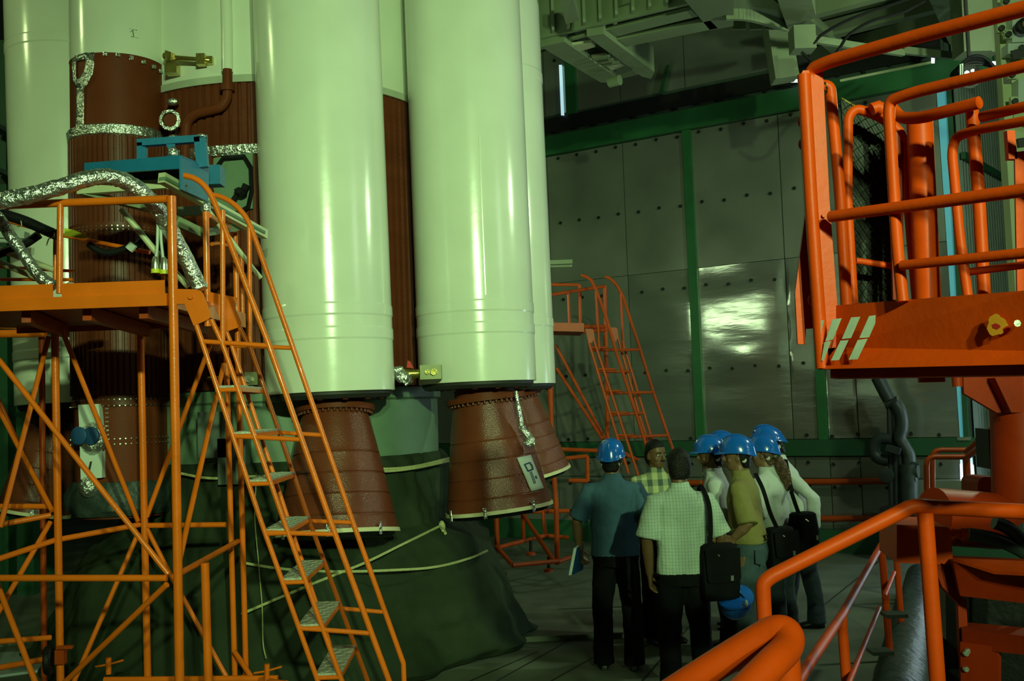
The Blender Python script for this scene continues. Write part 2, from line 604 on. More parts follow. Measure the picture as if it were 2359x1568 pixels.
# right wall: corrugated sheets beyond the opening
A0 = WP + WD * (s_end + .12) - WN * .1
DR = V((.62, .785, 0)).normalized()
NR = V((DR.y, -DR.x, 0))
wr = build('wall_right', MB().slab([A0 - NR * .05, A0 + DR * 7 - NR * .05, A0 + DR * 7 - NR * .25, A0 - NR * .25], (0, 0, ZTOP)), M['wallb'], smooth=False, kind='structure')
for k in range(14):
    for (z0, z1) in ((0, 3.05), (3.1, ZTOP)):
        pr = []
        a = A0 + DR * (.5 * k)
        for j in range(17):
            pr.append(a + DR * (.49 * j / 16) + NR * (.022 * (1 if (j // 2) % 2 else -1)))
        q = [pr, [p + V((0, 0, z1 - z0)) for p in pr]]
        q = [[p + V((0, 0, z0)) for p in r] for r in q]
        build('panel', MB().rings(q, False, False), M['corr'], wr, smooth=False)
for z in (3.07, 5.0):
    build('girt', MB().bar(A0 + NR * .05 + V((0, 0, z)), A0 + DR * 7 + NR * .05 + V((0, 0, z)), .06, .09), M['green2'], wr, smooth=False)
# left wall and rear-left dark hall, side wall behind the camera, ceiling
wl = build('wall_left', MB().box((-9.2, 10, ZTOP / 2), (.2, 30, ZTOP)), M['wallb'], smooth=False, kind='structure')
for y in (9, 11.5, 14, 16.5, 19):
    build('post', MB().box((-9.05, y, ZTOP / 2), (.14, .22, ZTOP)), M['green2'], wl, smooth=False)
for z in (1.4, 3.2, 5.0, 6.4):
    build('girt', MB().box((-9.04, 13, z), (.1, 16, .16)), M['green2'], wl, smooth=False)
build('wall_rear', MB().box((1, -10.2, ZTOP / 2), (26, .2, ZTOP)), M['wallb'], smooth=False, kind='structure')
build('wall_side', MB().box((13.2, 4, ZTOP / 2), (.2, 28, ZTOP)), M['wallb'], smooth=False, kind='structure')
build('ceiling', MB().box((1, 7, ZTOP + .1), (26, 34, .2)), M['ceil'], smooth=False, kind='structure')
# ================================================================ rocket: core stage, strap-on boosters, injectant tank
cA0, cA1 = cyl(576, 883, 20, .5), cyl(611.5, 910, 905, .5)
cB0, cB1 = cyl(931, 1199, 20, .5), cyl(965, 1236, 882, .5)
cC1 = V((-.08, 10.5, 0))
for q_, pxm in ((cA0, 729.5), (cB0, 1065)):
    p_ = at(pxm, 20, (cA1 if q_ is cA0 else cB1).y)
    q_.x, q_.y, q_.z = p_
CORE = V((-2.1, 9.95, 0))
def on_axis(p0, p1, z):
    t = (z - p1.z) / (p0.z - p1.z)
    return p1 + (p0 - p1) * t
ATOP = 7.2

def booster(label, top, bot, r, noz_top, noz_bot, noz_r0, noz_r1, seams, paper=False, mesh_tabs=(), bulge=True, tan=False):
    ax = (top - bot).normalized()
    L = (ATOP - bot.z) / ax.z
    b = thing('strap_on_booster', label, 'rocket booster', V((bot.x, bot.y, bot.z)), 'strap-on boosters around the core')
    prof = [(r * .97, .0), (r, .004)]
    for z0 in sorted(seams):     # slightly proud weld bands
        prof += [(r, z0 - .05), (r + .006, z0 - .035), (r + .006, z0 + .035), (r, z0 + .05)]
    prof += [(r, L)]
    build('casing', MB().lathe(prof, bot, ax, 96), M['white'], b, angle=20)
    # raised field joint line and vertical seam
    sm = MB()
    fdir = V((.1, -1, 0)).normalized()
    sm.bar(bot + ax * .7 + fdir * r + V((.06, 0, 0)), bot + ax * 2.0 + fdir * r + V((.06, 0, 0)), .006, .005, fdir)
    if seams and paper:
        build('cable_seam', sm, M['white'], b, smooth=False)
    # dark closing plate and brackets under the casing
    build('base_plate', MB().lathe([(r * .9, -.05), (r * .95, -.02), (r * .95, .01)], bot, ax, 48), M['dark'], b)
    for k in range(14):
        an = 2 * math.pi * k / 14 + .2
        d = V((math.cos(an), math.sin(an), 0))
        build('hook', MB().bar(bot + d * r * .93 + V((0, 0, .02)), bot + d * r * .84 + V((0, 0, -.055)), .04, .014, d), M['brown'], b, smooth=False)
    # canted nozzle
    na = (noz_bot - noz_top)
    nl = na.length
    na.normalize()
    fl = MB().lathe([(noz_r0 * .93, -.10), (noz_r0 * .93, -.03), (noz_r0 * 1.22, -.028), (noz_r0 * 1.22, .018), (noz_r0 * .98, .02)], noz_top, na, 56)
    nz = build('nozzle_flange', fl, M['brown'], b)
    bb = MB()
    e1 = na.cross(V((0, 1, 0))).normalized()
    e2 = na.cross(e1)
    for k in range(40):
        an = 2 * math.pi * k / 40
        bolt_at(bb, noz_top + (e1 * math.cos(an) + e2 * math.sin(an)) * noz_r0 * 1.12 + na * .016, na, .011, .026)
    build('flange_bolt', bb, M['brown2'], nz, kind='stuff')
    prof = []
    cuts = (.36, .53, .7, .87)
    N = 26
    for k in range(N + 1):
        t = k / N
        rr = noz_r0 + (noz_r1 - noz_r0) * (t ** .92)
        prof.append((rr, .02 + t * (nl - .02)))
        for c in cuts:
            if t <= c < (k + 1) / N:
                rc = noz_r0 + (noz_r1 - noz_r0) * (c ** .92)
                zc_ = .02 + c * (nl - .02)
                prof += [(rc, zc_ - .006), (rc - .008, zc_ - .004), (rc - .004, zc_ + .006), (rc + .003, zc_ + .008)]
    noz = build('nozzle', MB().lathe(prof, noz_top, na, 72), M['nozzle'], b, angle=25)
    rim = MB().lathe([(noz_r1 - .03, nl - .012), (noz_r1 + .008, nl - .014), (noz_r1 + .012, nl + .016), (noz_r1 - .03, nl + .02)], noz_top, na, 72)
    build('rim_tape', rim, M['tape'], noz)
    build('exit_cover', MB().lathe([(noz_r1 - .02, nl + .01), (noz_r1 - .05, nl + .05), (.02, nl + .06)], noz_top, na, 40, fn=lambda an, z, q: .012 * math.sin(an * 17)), M['black'], noz)
    for an in mesh_tabs:
        d = (e1 * math.cos(an) + e2 * math.sin(an))
        p = noz_top + na * nl + d * (noz_r1 + .014)
        build('foil_tab', MB().bar(p - na * .05, p + na * .04, .028, .008, d), M['foil'], noz, smooth=False)
    return b, noz, ax, na, e1, e2

def nozpts(top_px, bot_px, Y, dy):
    return at(*top_px, Y), at(*bot_px, Y + dy)
sA = [.62, .44]
Ya, Yb, Yc = cA1.y, cB1.y, cC1.y
nt, nb = nozpts((772, 945), (779, 1226), Ya, -.13)
rsc = Ya / F
bA, nozA, axA, naA, e1A, e2A = booster('white strap-on booster behind the orange stairs, nozzle half hidden by the steps', cA0, cA1, .5, nt, nb, 74 * rsc, 136 * rsc, sA, mesh_tabs=(0.7, 1.55, 2.4))
nt, nb = nozpts((1118, 920), (1150, 1170), Yb, -.02)
rsc = Yb / F
bB, nozB, axB, naB, e1B, e2B = booster('white strap-on booster whose nozzle carries a paper notice', cB0, cB1, .5, nt, nb, 75 * rsc, 121 * rsc, sA, paper=True, mesh_tabs=(.9, 1.8, 2.6))
# third booster, just showing behind the second
pr = at(1281, 884, cC1.y)
cCb = V((pr.x - .503, cC1.y, pr.z))
pt = at(1242, 20, cC1.y)
cCt = V((pt.x - .503, cC1.y, pt.z))
nt, nb = nozpts((1178, 912), (1222, 1092), Yc, .05)
rsc = Yc / F
bC, nozC, *_ = booster('white strap-on booster mostly hidden, showing on the right edge of the rocket', cCt, cCb, .5, nt, nb, 58 * rsc, 92 * rsc, [.6, 3.05], mesh_tabs=())
# fourth booster, far left behind the tank
pl_ = at(33, 934, 10.0)
cLb = V((pl_.x + .55, 10.0, pl_.z))
pt = at(10, 100, 10.0)
cLt = V((pt.x + .55, 10.0, pt.z))
nt, nb = nozpts((124, 955), (78, 1178), 10.0, -.05)
rsc = 10.0 / F
bL, nozL, axL, naL, *_ = booster('white strap-on booster at the left edge, behind the ribbed brown tank', cLt, cLb, .5, nt, nb, 50 * rsc, 78 * rsc, [.45, .75, 3.35], mesh_tabs=(1.2,))

# paper notice on nozzle B and foil strip, bracket and link fittings
def on_nozB(px, py, k=.006):
    # walk along the view ray to the cone surface
    d = ray(px, py)
    d = d / d.y
    y = cB1.y - 1.2
    base = nozB_top
    while y < cB1.y + .6:
        p = CAM + d * y
        q = p - base
        h = q.dot(naB)
        rad = (q - naB * h).length
        t = max(0, min(1, h / nozB_len))
        if rad < nozB_r0 + (nozB_r1 - nozB_r0) * t ** .92 + k:
            return p
        y += .004
    return CAM + d * cB1.y
nozB_top, nozB_len = nozpts((1118, 920), (1150, 1170), Yb, -.02)[0], (nozpts((1118, 920), (1150, 1170), Yb, -.02)[1] - nozpts((1118, 920), (1150, 1170), Yb, -.02)[0]).length
nozB_r0, nozB_r1 = 75 * Yb / F, 121 * Yb / F
def paper_pt(u, v, k=.008):
    a, b, c, d = V((1191, 1054)), V((1223, 1047)), V((1253, 1124)), V((1224, 1131))
    q = (a * (1 - u) + b * u) * (1 - v) + (d * (1 - u) + c * u) * v
    return on_nozB(q.x, q.y, k)
rs = [[paper_pt(u / 5, v / 8) for u in range(6)] for v in range(9)]
pap = build('paper_notice', MB().rings(rs, False, False), M['paper'], nozB)
mo = pap.modifiers.new('thick', 'SOLIDIFY')
mo.thickness = .002
mk = MB()
def stroke(pts, wdt=.009):
    for a, b in zip(pts, pts[1:]):
        mk.tube([paper_pt(*a, .011), paper_pt(*b, .011)], wdt / 2, 5)
# double outlined "P" of the notice and its tick, as printed
for o in (0, .1):
    stroke([(.3 + o * .6, .22 + o * .2), (.75 - o * .6, .2 + o * .2), (.82 - o * .6, .3), (.78 - o * .6, .42 - o * .2), (.35 + o * .5, .44 - o * .2), (.3 + o * .6, .22 + o * .2)], .006)
stroke([(.5, .46), (.45, .8), (.56, .8), (.6, .46)], .006)
stroke([(.72, .62), (.72, .68), (.8, .68), (.8, .62), (.72, .62)], .006)
build('printed_mark', mk, M['ink'], pap, kind='stuff')
# foil wrapped lead hanging between nozzles B and C
hp = [at(x, y, Yb - .3) for i, (x, y) in enumerate([(1188, 900), (1193, 930), (1198, 960), (1203, 985), (1212, 1000), (1222, 1012), (1217, 1025)])]
ff = lambda i, j: 1 + .5 * noise.noise(V((i * 1.7, j * 2.1, 3)))
build('foil_lead', MB().tube(spl(hp, 4), [.014 + .0012 * k for k in range(25)], 9, True, ff), M['foil'], bB)
# link bracket: block on booster B and foil wrapped clamp in the gap
br = MB()
Ybr = cB1.y - .5
p0 = at(993, 857, Ybr)
br.box(p0, (.17, .1, .115))
blk = build('link_bracket', br, M['bracket'], bB, smooth=False)
g = MB()
bolt_at(g, at(1001, 857, Ybr) + V((0, -.05, 0)), (0, -1, 0), .028, .03)
bolt_at(g, at(986, 857, Ybr) + V((0, -.05, 0)), (0, -1, 0), .02, .02, 8)
build('nut', g, M['brass'], blk)
lk = MB().tube([at(912, 860, Ybr + .05), at(935, 862, Ybr + .05), at(960, 860, Ybr + .05), at(978, 857, Ybr + .05)], [.045, .05, .035, .04], 10)
build('link_rod', lk, M['brass'], bB)
fo = MB().tube(spl([at(915, 850, Ybr), at(920, 862, Ybr - .02), at(935, 872, Ybr), at(928, 880, Ybr)], 4), .05, 10, True, lambda i, j: 1 + .5 * noise.noise(V((i * .9, j * 1.7, 9))))
build('foil_wrap', fo, M['foil'], bB)
build('red_tag', MB().slab([at(937, 846, Ybr - .05), at(953, 848, Ybr - .05), at(945, 832, Ybr - .05), at(939, 830, Ybr - .05)], (0, .006, 0)), M['redtag'], bB, smooth=False, label='small red tag')
# left bracket of booster A and its rod
Yq = cA1.y - .1
q0 = build('link_bracket', MB().box(at(582, 872, Yq), (.1, .1, .1)), M['bracket'], bA, smooth=False)
g = MB()
bolt_at(g, at(578, 873, Yq) + V((0, -.05, 0)), (0, -1, 0), .03, .03)
build('nut', g, M['steel'], q0)
build('link_rod', MB().tube([at(408, 872, Yq + .5), at(420, 872, Yq + .5), at(560, 870, Yq + .2), at(582, 872, Yq)], [.035, .022, .022, .03], 10), M['brass'], bA)
# booster casing marks: pencil ticks and patch
mk = MB()
for x, y0, y1 in ((682, 380, 430), (770, 340, 432), (846, 390, 436), (641, 380, 405)):
    d0, d1 = at(x, y0, cA0.y - .515), at(x + 1, y1, cA0.y - .515)
    mk.tube([d0, d1], .0018, 4)
# ------------------------------------------------ core stage
zr = at(660, 172, CORE.y - 1.4).z
core = thing('rocket_core_stage', 'wide white and brown ribbed core stage standing between the strap-on boosters', 'rocket', V((CORE.x, CORE.y, 2.3)))
RC = 1.4
build('casing', MB().lathe([(RC, zr), (RC, ATOP)], CORE, (0, 0, 1), 128, caps=False), M['white'], core)
build('joint_ring', MB().lathe([(RC - .02, zr - .05), (RC + .022, zr - .05), (RC + .022, zr + .01), (RC, zr + .012)], CORE, (0, 0, 1), 128), M['ringp'], core)
zbot = at(925, 886, CORE.y - 1.0).z
zf = at(530, 350, CORE.y - 1.3).z
build('skirt', MB().lathe([(RC - .02, zbot), (RC - .02, zr)], CORE, (0, 0, 1), 128, caps=True), M['brown2'], core)
# stringers of the ribbed skirt, each its own part sharing one mesh
NR_ = 84
def ribset(parent, c, rad, n, z0, z1, wid, dep, m, a_lo=0, a_hi=2 * math.pi, name='rib'):
    proto = None
    for k in range(n):
        an = a_lo + (a_hi - a_lo) * k / n
        d = V((math.cos(an), math.sin(an), 0))
        if proto is None:
            mb = MB()
            h = wid / 2
            pr_ = [(-h, 0), (-h * .7, dep), (h * .7, dep), (h, 0)]
            mb.rings([[V((rad + q, p, z)) for p, q in pr_] for z in (z0, z1)])
            me = bpy.data.meshes.new(name)
            me.from_pydata([tuple(v) for v in mb.v], [], mb.f)
            me.materials.append(m)
            bm = bmesh.new(); bm.from_mesh(me); bmesh.ops.recalc_face_normals(bm, faces=bm.faces); bm.to_mesh(me); bm.free()
            proto = me
        o = bpy.data.objects.new(name, proto)
        C.objects.link(o)
        o.parent = parent
        o.location = V((c.x, c.y, 0)) - ROOT[parent.name]
        o.rotation_euler = (0, 0, an)
        ROOT[o.name] = ROOT[parent.name]
ribset(core, CORE, RC - .022, 46, zbot, zr - .05, .06, .025, M['brown2'], math.radians(-135), math.radians(10))
# rivet rows on the skirt: joined, far too small to pick apart
rv = MB()
for an in [math.radians(a) for a in range(-128, 0, 6)]:
    d = V((math.cos(an), math.sin(an), 0))
    for k in range(46):
        z = zbot + .06 + (zr - zbot - .15) * k / 46
        rv.box(CORE + d * (RC - .018) + V((0, 0, z)), (.012, .012, .012))
build('rivet', rv, M['brown'], core, smooth=False, kind='stuff')
build('foil_band', MB().lathe([(RC + .006, zf - .05), (RC + .02, zf - .03), (RC + .022, zf + .03), (RC + .006, zf + .04)], CORE, (0, 0, 1), 128, fn=lambda a, z, r: .012 * noise.noise(V((a * 30, z * 20, 1))), a0=math.radians(60), a1=math.radians(101), caps=False), M['foil'], core)
# white raceway tube continuing as a brown pipe
def core_pt(px, py, off=.06):
    d = ray(px, py)
    d = d / d.y
    y = CORE.y - 1.9
    while y < CORE.y + .5:
        p = CAM + d * y
        if (V((p.x, p.y, 0)) - CORE).length < RC + off:
            return p
        y += .005
    return CAM + d * CORE.y
build('raceway', MB().tube([core_pt(518, -120, .05), core_pt(523, 60, .05), core_pt(524, 166, .05)], .045, 14), M['white'], core)
pp = [core_pt(524, 160), core_pt(524, 226), core_pt(510, 248), core_pt(450, 262), core_pt(430, 280), core_pt(427, 330), core_pt(425, 420)]
pipe = build('feed_pipe', MB().tube(bend(pp, .14, 6), .04, 12), M['brown'], core)
build('pipe_collar', MB().tube([core_pt(524, 196), core_pt(524, 210)], .058, 14), M['brown'], pipe)
# pale access panel with black frame below the foil band
ap = [core_pt(x, y, .03) for x, y in ((492, 364), (532, 357), (582, 352), (582, 420), (582, 480), (540, 486), (500, 470), (488, 420))]
build('access_panel', MB().slab(ap, (0, .03, 0)), M['pedestal'], core, smooth=False)
fr = [core_pt(x, y, .06) for x, y in ((492, 396), (514, 364), (562, 360), (578, 386), (580, 440), (572, 476), (556, 486))]
build('black_frame', MB().tube(fr, .02, 6), M['black'], core)
build('cable_clump', MB().tube(spl([core_pt(536, 462, .1), core_pt(548, 446, .1), core_pt(560, 440, .1), core_pt(568, 425, .1)], 4), [.02] * 4 + [.045] * 5 + [.03] * 4, 8), M['black'], core)

# ------------------------------------------------ injectant tank in front of the core
t0, t1 = cyl(160, 382, 40, .38), cyl(161, 385, 700, .38)
TT = V(((t0.x + t1.x) / 2, (t0.y + t1.y) / 2, 0))
tank = thing('injectant_tank', 'slender upright tank, white above and brown below, with crinkled foil tape bands', 'rocket tank', V((TT.x, TT.y, 1.4)))
Rt = .38
zt = lambda py, px=272: at(px, py, TT.y - .36).z
zA, zB_, zC_, zD, zE = zt(121), zt(296), zt(925), zt(1130), zt(1195)
build('casing', MB().lathe([(Rt, zA), (Rt, ATOP)], TT, (0, 0, 1), 80, caps=False), M['white'], tank)
build('brown_band', MB().lathe([(Rt - .004, zB_), (Rt - .004, zA)], TT, (0, 0, 1), 80), M['brown'], tank)
build('ribbed_skirt', MB().lathe([(Rt, zC_), (Rt, zB_ - .02)], TT, (0, 0, 1), 80), M['brown2'], tank)
ribset(tank, TT, Rt - .003, 34, zC_ + .06, zB_ - .04, .032, .018, M['brown2'], math.radians(-200), math.radians(20))
build('lower_shell', MB().lathe([(Rt - .012, zE), (Rt - .012, zC_)], TT, (0, 0, 1), 80), M['brown'], tank)
for z, q in ((zt(520), .016), (zt(700), .012), (zC_, .01)):
    build('hoop', MB().lathe([(Rt, z - .03), (Rt + q, z - .03), (Rt + q, z + .03), (Rt, z + .03)], TT, (0, 0, 1), 80), M['brown2'], tank)
rv = MB()
for z in (zC_ + .02, zC_ - .03, zt(1010), zt(1022), zt(520), zt(528)):
    for k in range(60):
        an = 2 * math.pi * k / 60
        d = V((math.cos(an), math.sin(an), 0))
        bolt_at(rv, TT + d * (Rt + .012) + V((0, 0, z)), d, .006, .006, 6)
for an in (-88, -86):
    d = V((math.cos(math.radians(an)), math.sin(math.radians(an)), 0))
    for k in range(8):
        bolt_at(rv, TT + d * (Rt - .01) + V((0, 0, zt(940 + 10 * k))), d, .007, .007, 6)
build('rivet', rv, M['steel'], tank, kind='stuff')
def tank_pt(px, py, off=.006):
    d = ray(px, py)
    d = d / d.y
    y = TT.y - .6
    while y < TT.y + .05:
        p = CAM + d * y
        if (V((p.x, p.y, 0)) - TT).length < Rt + off:
            return p
        y += .003
    return p
build('foil_band', MB().lathe([(Rt + .004, zB_ - .055), (Rt + .022, zB_ - .04), (Rt + .024, zB_ + .03), (Rt + .004, zB_ + .045)], TT, (0, 0, 1), 90, fn=lambda a, z, r: .012 * noise.noise(V((a * 22, z * 30, 1)))), M['foil'], tank)
def foil_patch(name, pl, pr, parent, n=6):
    """strip of foil between two edge polylines given in the photograph"""
    rs = []
    for (a, b) in zip(pl, pr):
        rs.append([tank_pt(a[0] + (b[0] - a[0]) * k / n, a[1] + (b[1] - a[1]) * k / n, .012 + .006 * noise.noise(V((k, a[1] * .1, 2)))) for k in range(n + 1)])
    o = build(name, MB().rings(rs, False, False), M['foil'], parent)
    so = o.modifiers.new('thick', 'SOLIDIFY')
    so.thickness = .006
    return o
foil_patch('foil_strip', [(176, 200), (175, 230), (175, 265), (174, 296), (168, 312)], [(193, 200), (193, 230), (193, 265), (192, 292), (188, 308)], tank)
foil_patch('foil_strip', [(166, 136), (165, 160), (166, 185), (176, 203)], [(175, 132), (174, 158), (175, 178), (190, 200)], tank)
foil_patch('foil_strip', [(197, 122), (197, 140), (194, 160), (186, 176), (178, 182), (176, 200)], [(217, 120), (216, 150), (214, 168), (208, 180), (200, 195), (192, 204)], tank)
foil_patch('foil_strip', [(172, 128), (172, 142)], [(200, 120), (200, 136)], tank)
for x in (242, 272, 303, 331, 355, 372):
    y = 121 + (x - 242) ** 2 * .00235
    foil_patch('tape_tab', [(x - 5, y - 2), (x - 5, y + 7)], [(x + 5, y - 1), (x + 5, y + 8)], tank, 2)
# round foil rimmed port on the right flank, small foil clumps
pc = core_pt(394, 279, .16)
build('foil_port', MB().lathe([(.056, 0), (.085, .01), (.085, .045), (.06, .05), (.056, 0)], pc, (.1, -1, 0), 26, fn=lambda a, z, r: .008 * noise.noise(V((a * 4, r * 9, 5))), caps=False), M['foil'], tank)
build('port_cover', MB().lathe([(.052, .02), (.052, .03)], pc, (.1, -1, 0), 20), M['brown'], tank)
for x, y in ((398, 235), (400, 318), (398, 352)):
    build('foil_clump', MB().ell(core_pt(x, y, .1), .05, .04, .03), M['foil'], tank)
# brass strut between tank and core
Ys = TT.y + .1
st = build('strut', MB().tube([core_pt(380, 128, .1), core_pt(402, 133, .1), core_pt(450, 136, .1), core_pt(486, 139, .03)], [.03, .022, .018, .022], 10), M['brass'], tank)
build('strut_end', MB().box(core_pt(464, 138, .07), (.07, .07, .09)).box(core_pt(480, 140, .03), (.08, .06, .06)), M['brass'], st, smooth=False)
build('strut_bracket', MB().slab([core_pt(380, 115, .13), core_pt(400, 122, .13), core_pt(404, 136, .13), core_pt(380, 142, .13)], (0, .06, 0)).box(core_pt(397, 160, .08), (.1, .1, .08)), M['brass'], tank, smooth=False)
# writing smudge on the white casing
sg = MB()
for a, b in (((298, 66), (316, 70)), ((308, 68), (300, 74)), ((306, 70), (308, 84)), ((302, 84), (318, 88))):
    sg.tube([tank_pt(*a, .001), tank_pt(*b, .001)], .003, 4)
build('pencil_mark', sg, M['dark'], tank, kind='stuff')
# white sensor duct hanging below the tank skirt, with two dark caps
Yd = TT.y - .44
dk = build('sensor_duct', MB().slab([at(180, 932, Yd), at(227, 930, Yd), at(234, 1000, Yd), at(235, 1100, Yd), at(186, 1104, Yd), at(183, 1000, Yd)], (0, .09, 0)), M['paper'], tank, smooth=False)
build('foil_wrap', MB().ell(at(216, 1010, Yd + .03), .11, .09, .14), M['foil'], dk)
build('foil_wrap', MB().ell(at(205, 1120, Yd + .03), .08, .07, .09), M['foil'], dk)
for x in (184, 212):
    build('round_cap', MB().lathe([(.068, 0), (.07, .02), (.06, .026)], at(x, 1003, Yd - .06), (-.25, -1, 0), 24), M['folder'], dk)
build('black_stripe', MB().slab([at(207, 1063, Yd - .004), at(212, 1062, Yd - .004), at(205, 1095, Yd - .004), at(200, 1095, Yd - .004)], (0, .003, 0)), M['dark'], dk, smooth=False)
# black sheet bundled under the tank
cs = MB().lathe([(Rt + .02, zE + .02), (Rt + .06, zt(1175)), (Rt + .05, zt(1140)), (Rt + .01, zt(1110))], TT, (0, 0, 1), 60, fn=lambda a, z, r: .05 * noise.noise(V((a * 3, z * 6, 4))))
build('black_sheet', cs, M['wrap'], tank, label='black plastic sheet tied around the foot')

# ------------------------------------------------ launch pedestal, tarpaulin, ropes
ped = thing('launch_pedestal', 'pale green launch pedestal under the core stage, mostly under the tarpaulin', 'pedestal', V((CORE.x, CORE.y, 0)))
build('drum', MB().lathe([(1.38, .0), (1.38, zbot - .12), (1.41, zbot - .1), (1.41, zbot - .01)], CORE, (0, 0, 1), 96), M['pedestal'], ped)
for px, y in ((500, 1000), (545, 1060)):
    build('junction_box', MB().box(at(px, y, CORE.y - 1.42), (.22, .3, .36)), M['corr'], ped, smooth=False)
TPROF = [(2.12, 0), (2.18, .06), (2.1, .22), (2.03, .42), (1.94, .66), (1.84, .86), (1.68, 1.0), (1.52, 1.1), (1.48, 1.35), (1.44, 1.64), (1.4, 1.68)]
def tarp_r(z):
    for (r0, z0), (r1, z1) in zip(TPROF[1:], TPROF[2:]):
        if z0 <= z <= z1:
            return r0 + (r1 - r0) * (z - z0) / (z1 - z0)
    return TPROF[1][0] if z < .1 else 1.2
def tarp_fn(a, z, r):
    k = 1 if z < 1.2 else .35
    f = .06 * math.sin(a * 7 + 2.3 * z + .8 * math.sin(a * 3)) * k
    f += .05 * noise.noise(V((a * 5, z * 2.2, 1.7)))
    f += .035 * noise.noise(V((a * 14, z * 5 + a, 6.1))) + .02 * noise.noise(V((a * 2, z * 14, 3.3)))
    if z < .07:
        f += .16 * noise.noise(V((a * 6, 0, 8.8)))
    return f
prof = []
for (r0, z0), (r1, z1) in zip(TPROF, TPROF[1:]):
    for k in range(6):
        prof.append((r0 + (r1 - r0) * k / 6, z0 + (z1 - z0) * k / 6))
prof.append(TPROF[-1])
tarp = build('tarpaulin', MB().lathe(prof, CORE, (0, 0, 1), 260, fn=tarp_fn, caps=False), M['tarp'], origin=(CORE.x, CORE.y, 0), angle=80)
tag(tarp, 'dark olive tarpaulin roped around the rocket pedestal and spreading on the floor', 'tarpaulin')
so = tarp.modifiers.new('thick', 'SOLIDIFY')
so.thickness = .012
def on_tarp(px, py, off=.05):
    d = ray(px, py)
    d = d / d.y
    y = 6.6
    while y < 12:
        p = CAM + d * y
        if (V((p.x, p.y, 0)) - CORE).length < tarp_r(p.z) + off and p.z < 1.75:
            return p
        y += .01
    return CAM + d * CORE.y
def rope(label, px, r=.011, off=.1):
    pts = spl([on_tarp(x, y, off) for x, y in px], 5)
    o = build('rope', MB().tube(pts, r, 7), M['rope'])
    return tag(o, label, 'rope', 'pale ropes around the tarpaulin')
rope('upper strand of the pale rope pair stretched between the two brown nozzles', [(872, 1080), (920, 1078), (970, 1071), (1036, 1055)])
rope('lower strand of the pale rope pair stretched between the two brown nozzles', [(874, 1086), (920, 1083), (972, 1075), (1036, 1061)])
rope('pale rope sagging level across the tarpaulin to its right shoulder', [(556, 1295), (620, 1306), (700, 1314), (800, 1316), (900, 1313), (1000, 1306), (1080, 1286), (1122, 1268)])
rk = rope('pale rope running up to a knot beside the right hand nozzle', [(556, 1414), (640, 1378), (740, 1336), (840, 1296), (930, 1252), (1022, 1207)])
kn = MB().ell(on_tarp(1018, 1212, .1), .03, .03, .05).tube([on_tarp(1018, 1212, .1), on_tarp(1026, 1228, .12)], .014, 7).tube([on_tarp(1014, 1212, .1), on_tarp(1020, 1222, .14)], .012, 7)
build('knot', kn, M['rope'], rk)
rope('pale rope crossing the tarpaulin behind the orange scaffold legs', [(416, 1090), (470, 1100), (520, 1101), (600, 1096)])
o = build('string', MB().tube(spl([on_tarp(x, y, .12) for x, y in ((588, 1000), (590, 1100), (587, 1190), (596, 1300), (604, 1400), (606, 1480), (613, 1516))], 4), .004, 5), M['rope'])
tag(o, 'thin pale string hanging down the tarpaulin behind the stairs', 'string')
# ================================================================ orange stair platform on the left
YN, YF, YR = 6.0, 6.7, 7.5          # near stringers, far stringers, rear legs
sc = thing('stair_platform', 'orange tubular platform with a steep aluminium tread stair, in the left foreground', 'scaffold', V((-2.4, 6.4, 0)))
O = M['orange']
def st(name, px, Y, r, m=O, seg=10, parent=sc, n=0):
    """tube through photograph pixels; Y one depth or one per point"""
    Ys = Y if isinstance(Y, (list, tuple)) else [Y] * len(px)
    pts = [at(a, b, y) for (a, b), y in zip(px, Ys)]
    if n:
        pts = spl(pts, n)
    return tp(name, pts, r, m, parent, seg)
zdeck = at(390, 690, YN).z
def drop(px, py, Y, z):
    p = at(px, py, Y)
    return V((p.x, p.y, z))
RP = .026
# posts
p1 = at(395, 452, YN)
post = tp('post', [p1, V((p1.x + .005, p1.y, .03))], RP, O, sc, 14)
for nm, px, py, Y, r in (('post', 474, 488, YF, .021), ('post', 541, 527, YR, .02), ('post', 556, 588, YR + .35, .018)):
    a = at(px, py, Y)
    zb_ = .03 if px == 541 else (at(556, 735, Y).z if px == 556 else zdeck - .1)
    tp(nm, [a, V((a.x + (0.02 if px == 541 else 0), a.y, zb_))], r, O, sc, 12)
for px, py, Y, r in ((126, 735, 7.1, .025), (323, 735, YR, .025), (521, 800, YR + .1, .02)):
    a = at(px, py, Y)
    b = V((a.x + .02, a.y, .03))
    tp('post', [a, b], r, O, sc, 12)
a = at(472, 1296, 6.45)
tp('post', [a, V((a.x + .015, a.y, .03))], .026, O, sc, 12)
# guard rails and balusters
st('guard_rail', [(-60, 476), (150, 467), (386, 458)], [YN + .1, YN + .05, YN], .023)
st('guard_rail', [(482, 496), (541, 533)], [YF, YR], .016)
st('guard_rail', [(13, 507), (120, 537), (345, 581)], [7.3, 7.2, 7.05], .014)
st('guard_rail', [(-60, 610), (120, 622), (170, 624)], [7.4, 7.4, 7.4], .011)
st('guard_rail', [(-60, 643), (168, 644)], [7.4, 7.4], .012)
st('guard_rail', [(540, 568), (500, 560), (488, 562)], [YR, 7.2, 7.0], .013)
st('baluster', [(139, 470), (137, 676)], YN, .018)
st('baluster', [(128, 545), (127, 655)], 7.0, .015)
st('baluster', [(376, 600), (376, 652)], 7.0, .012)
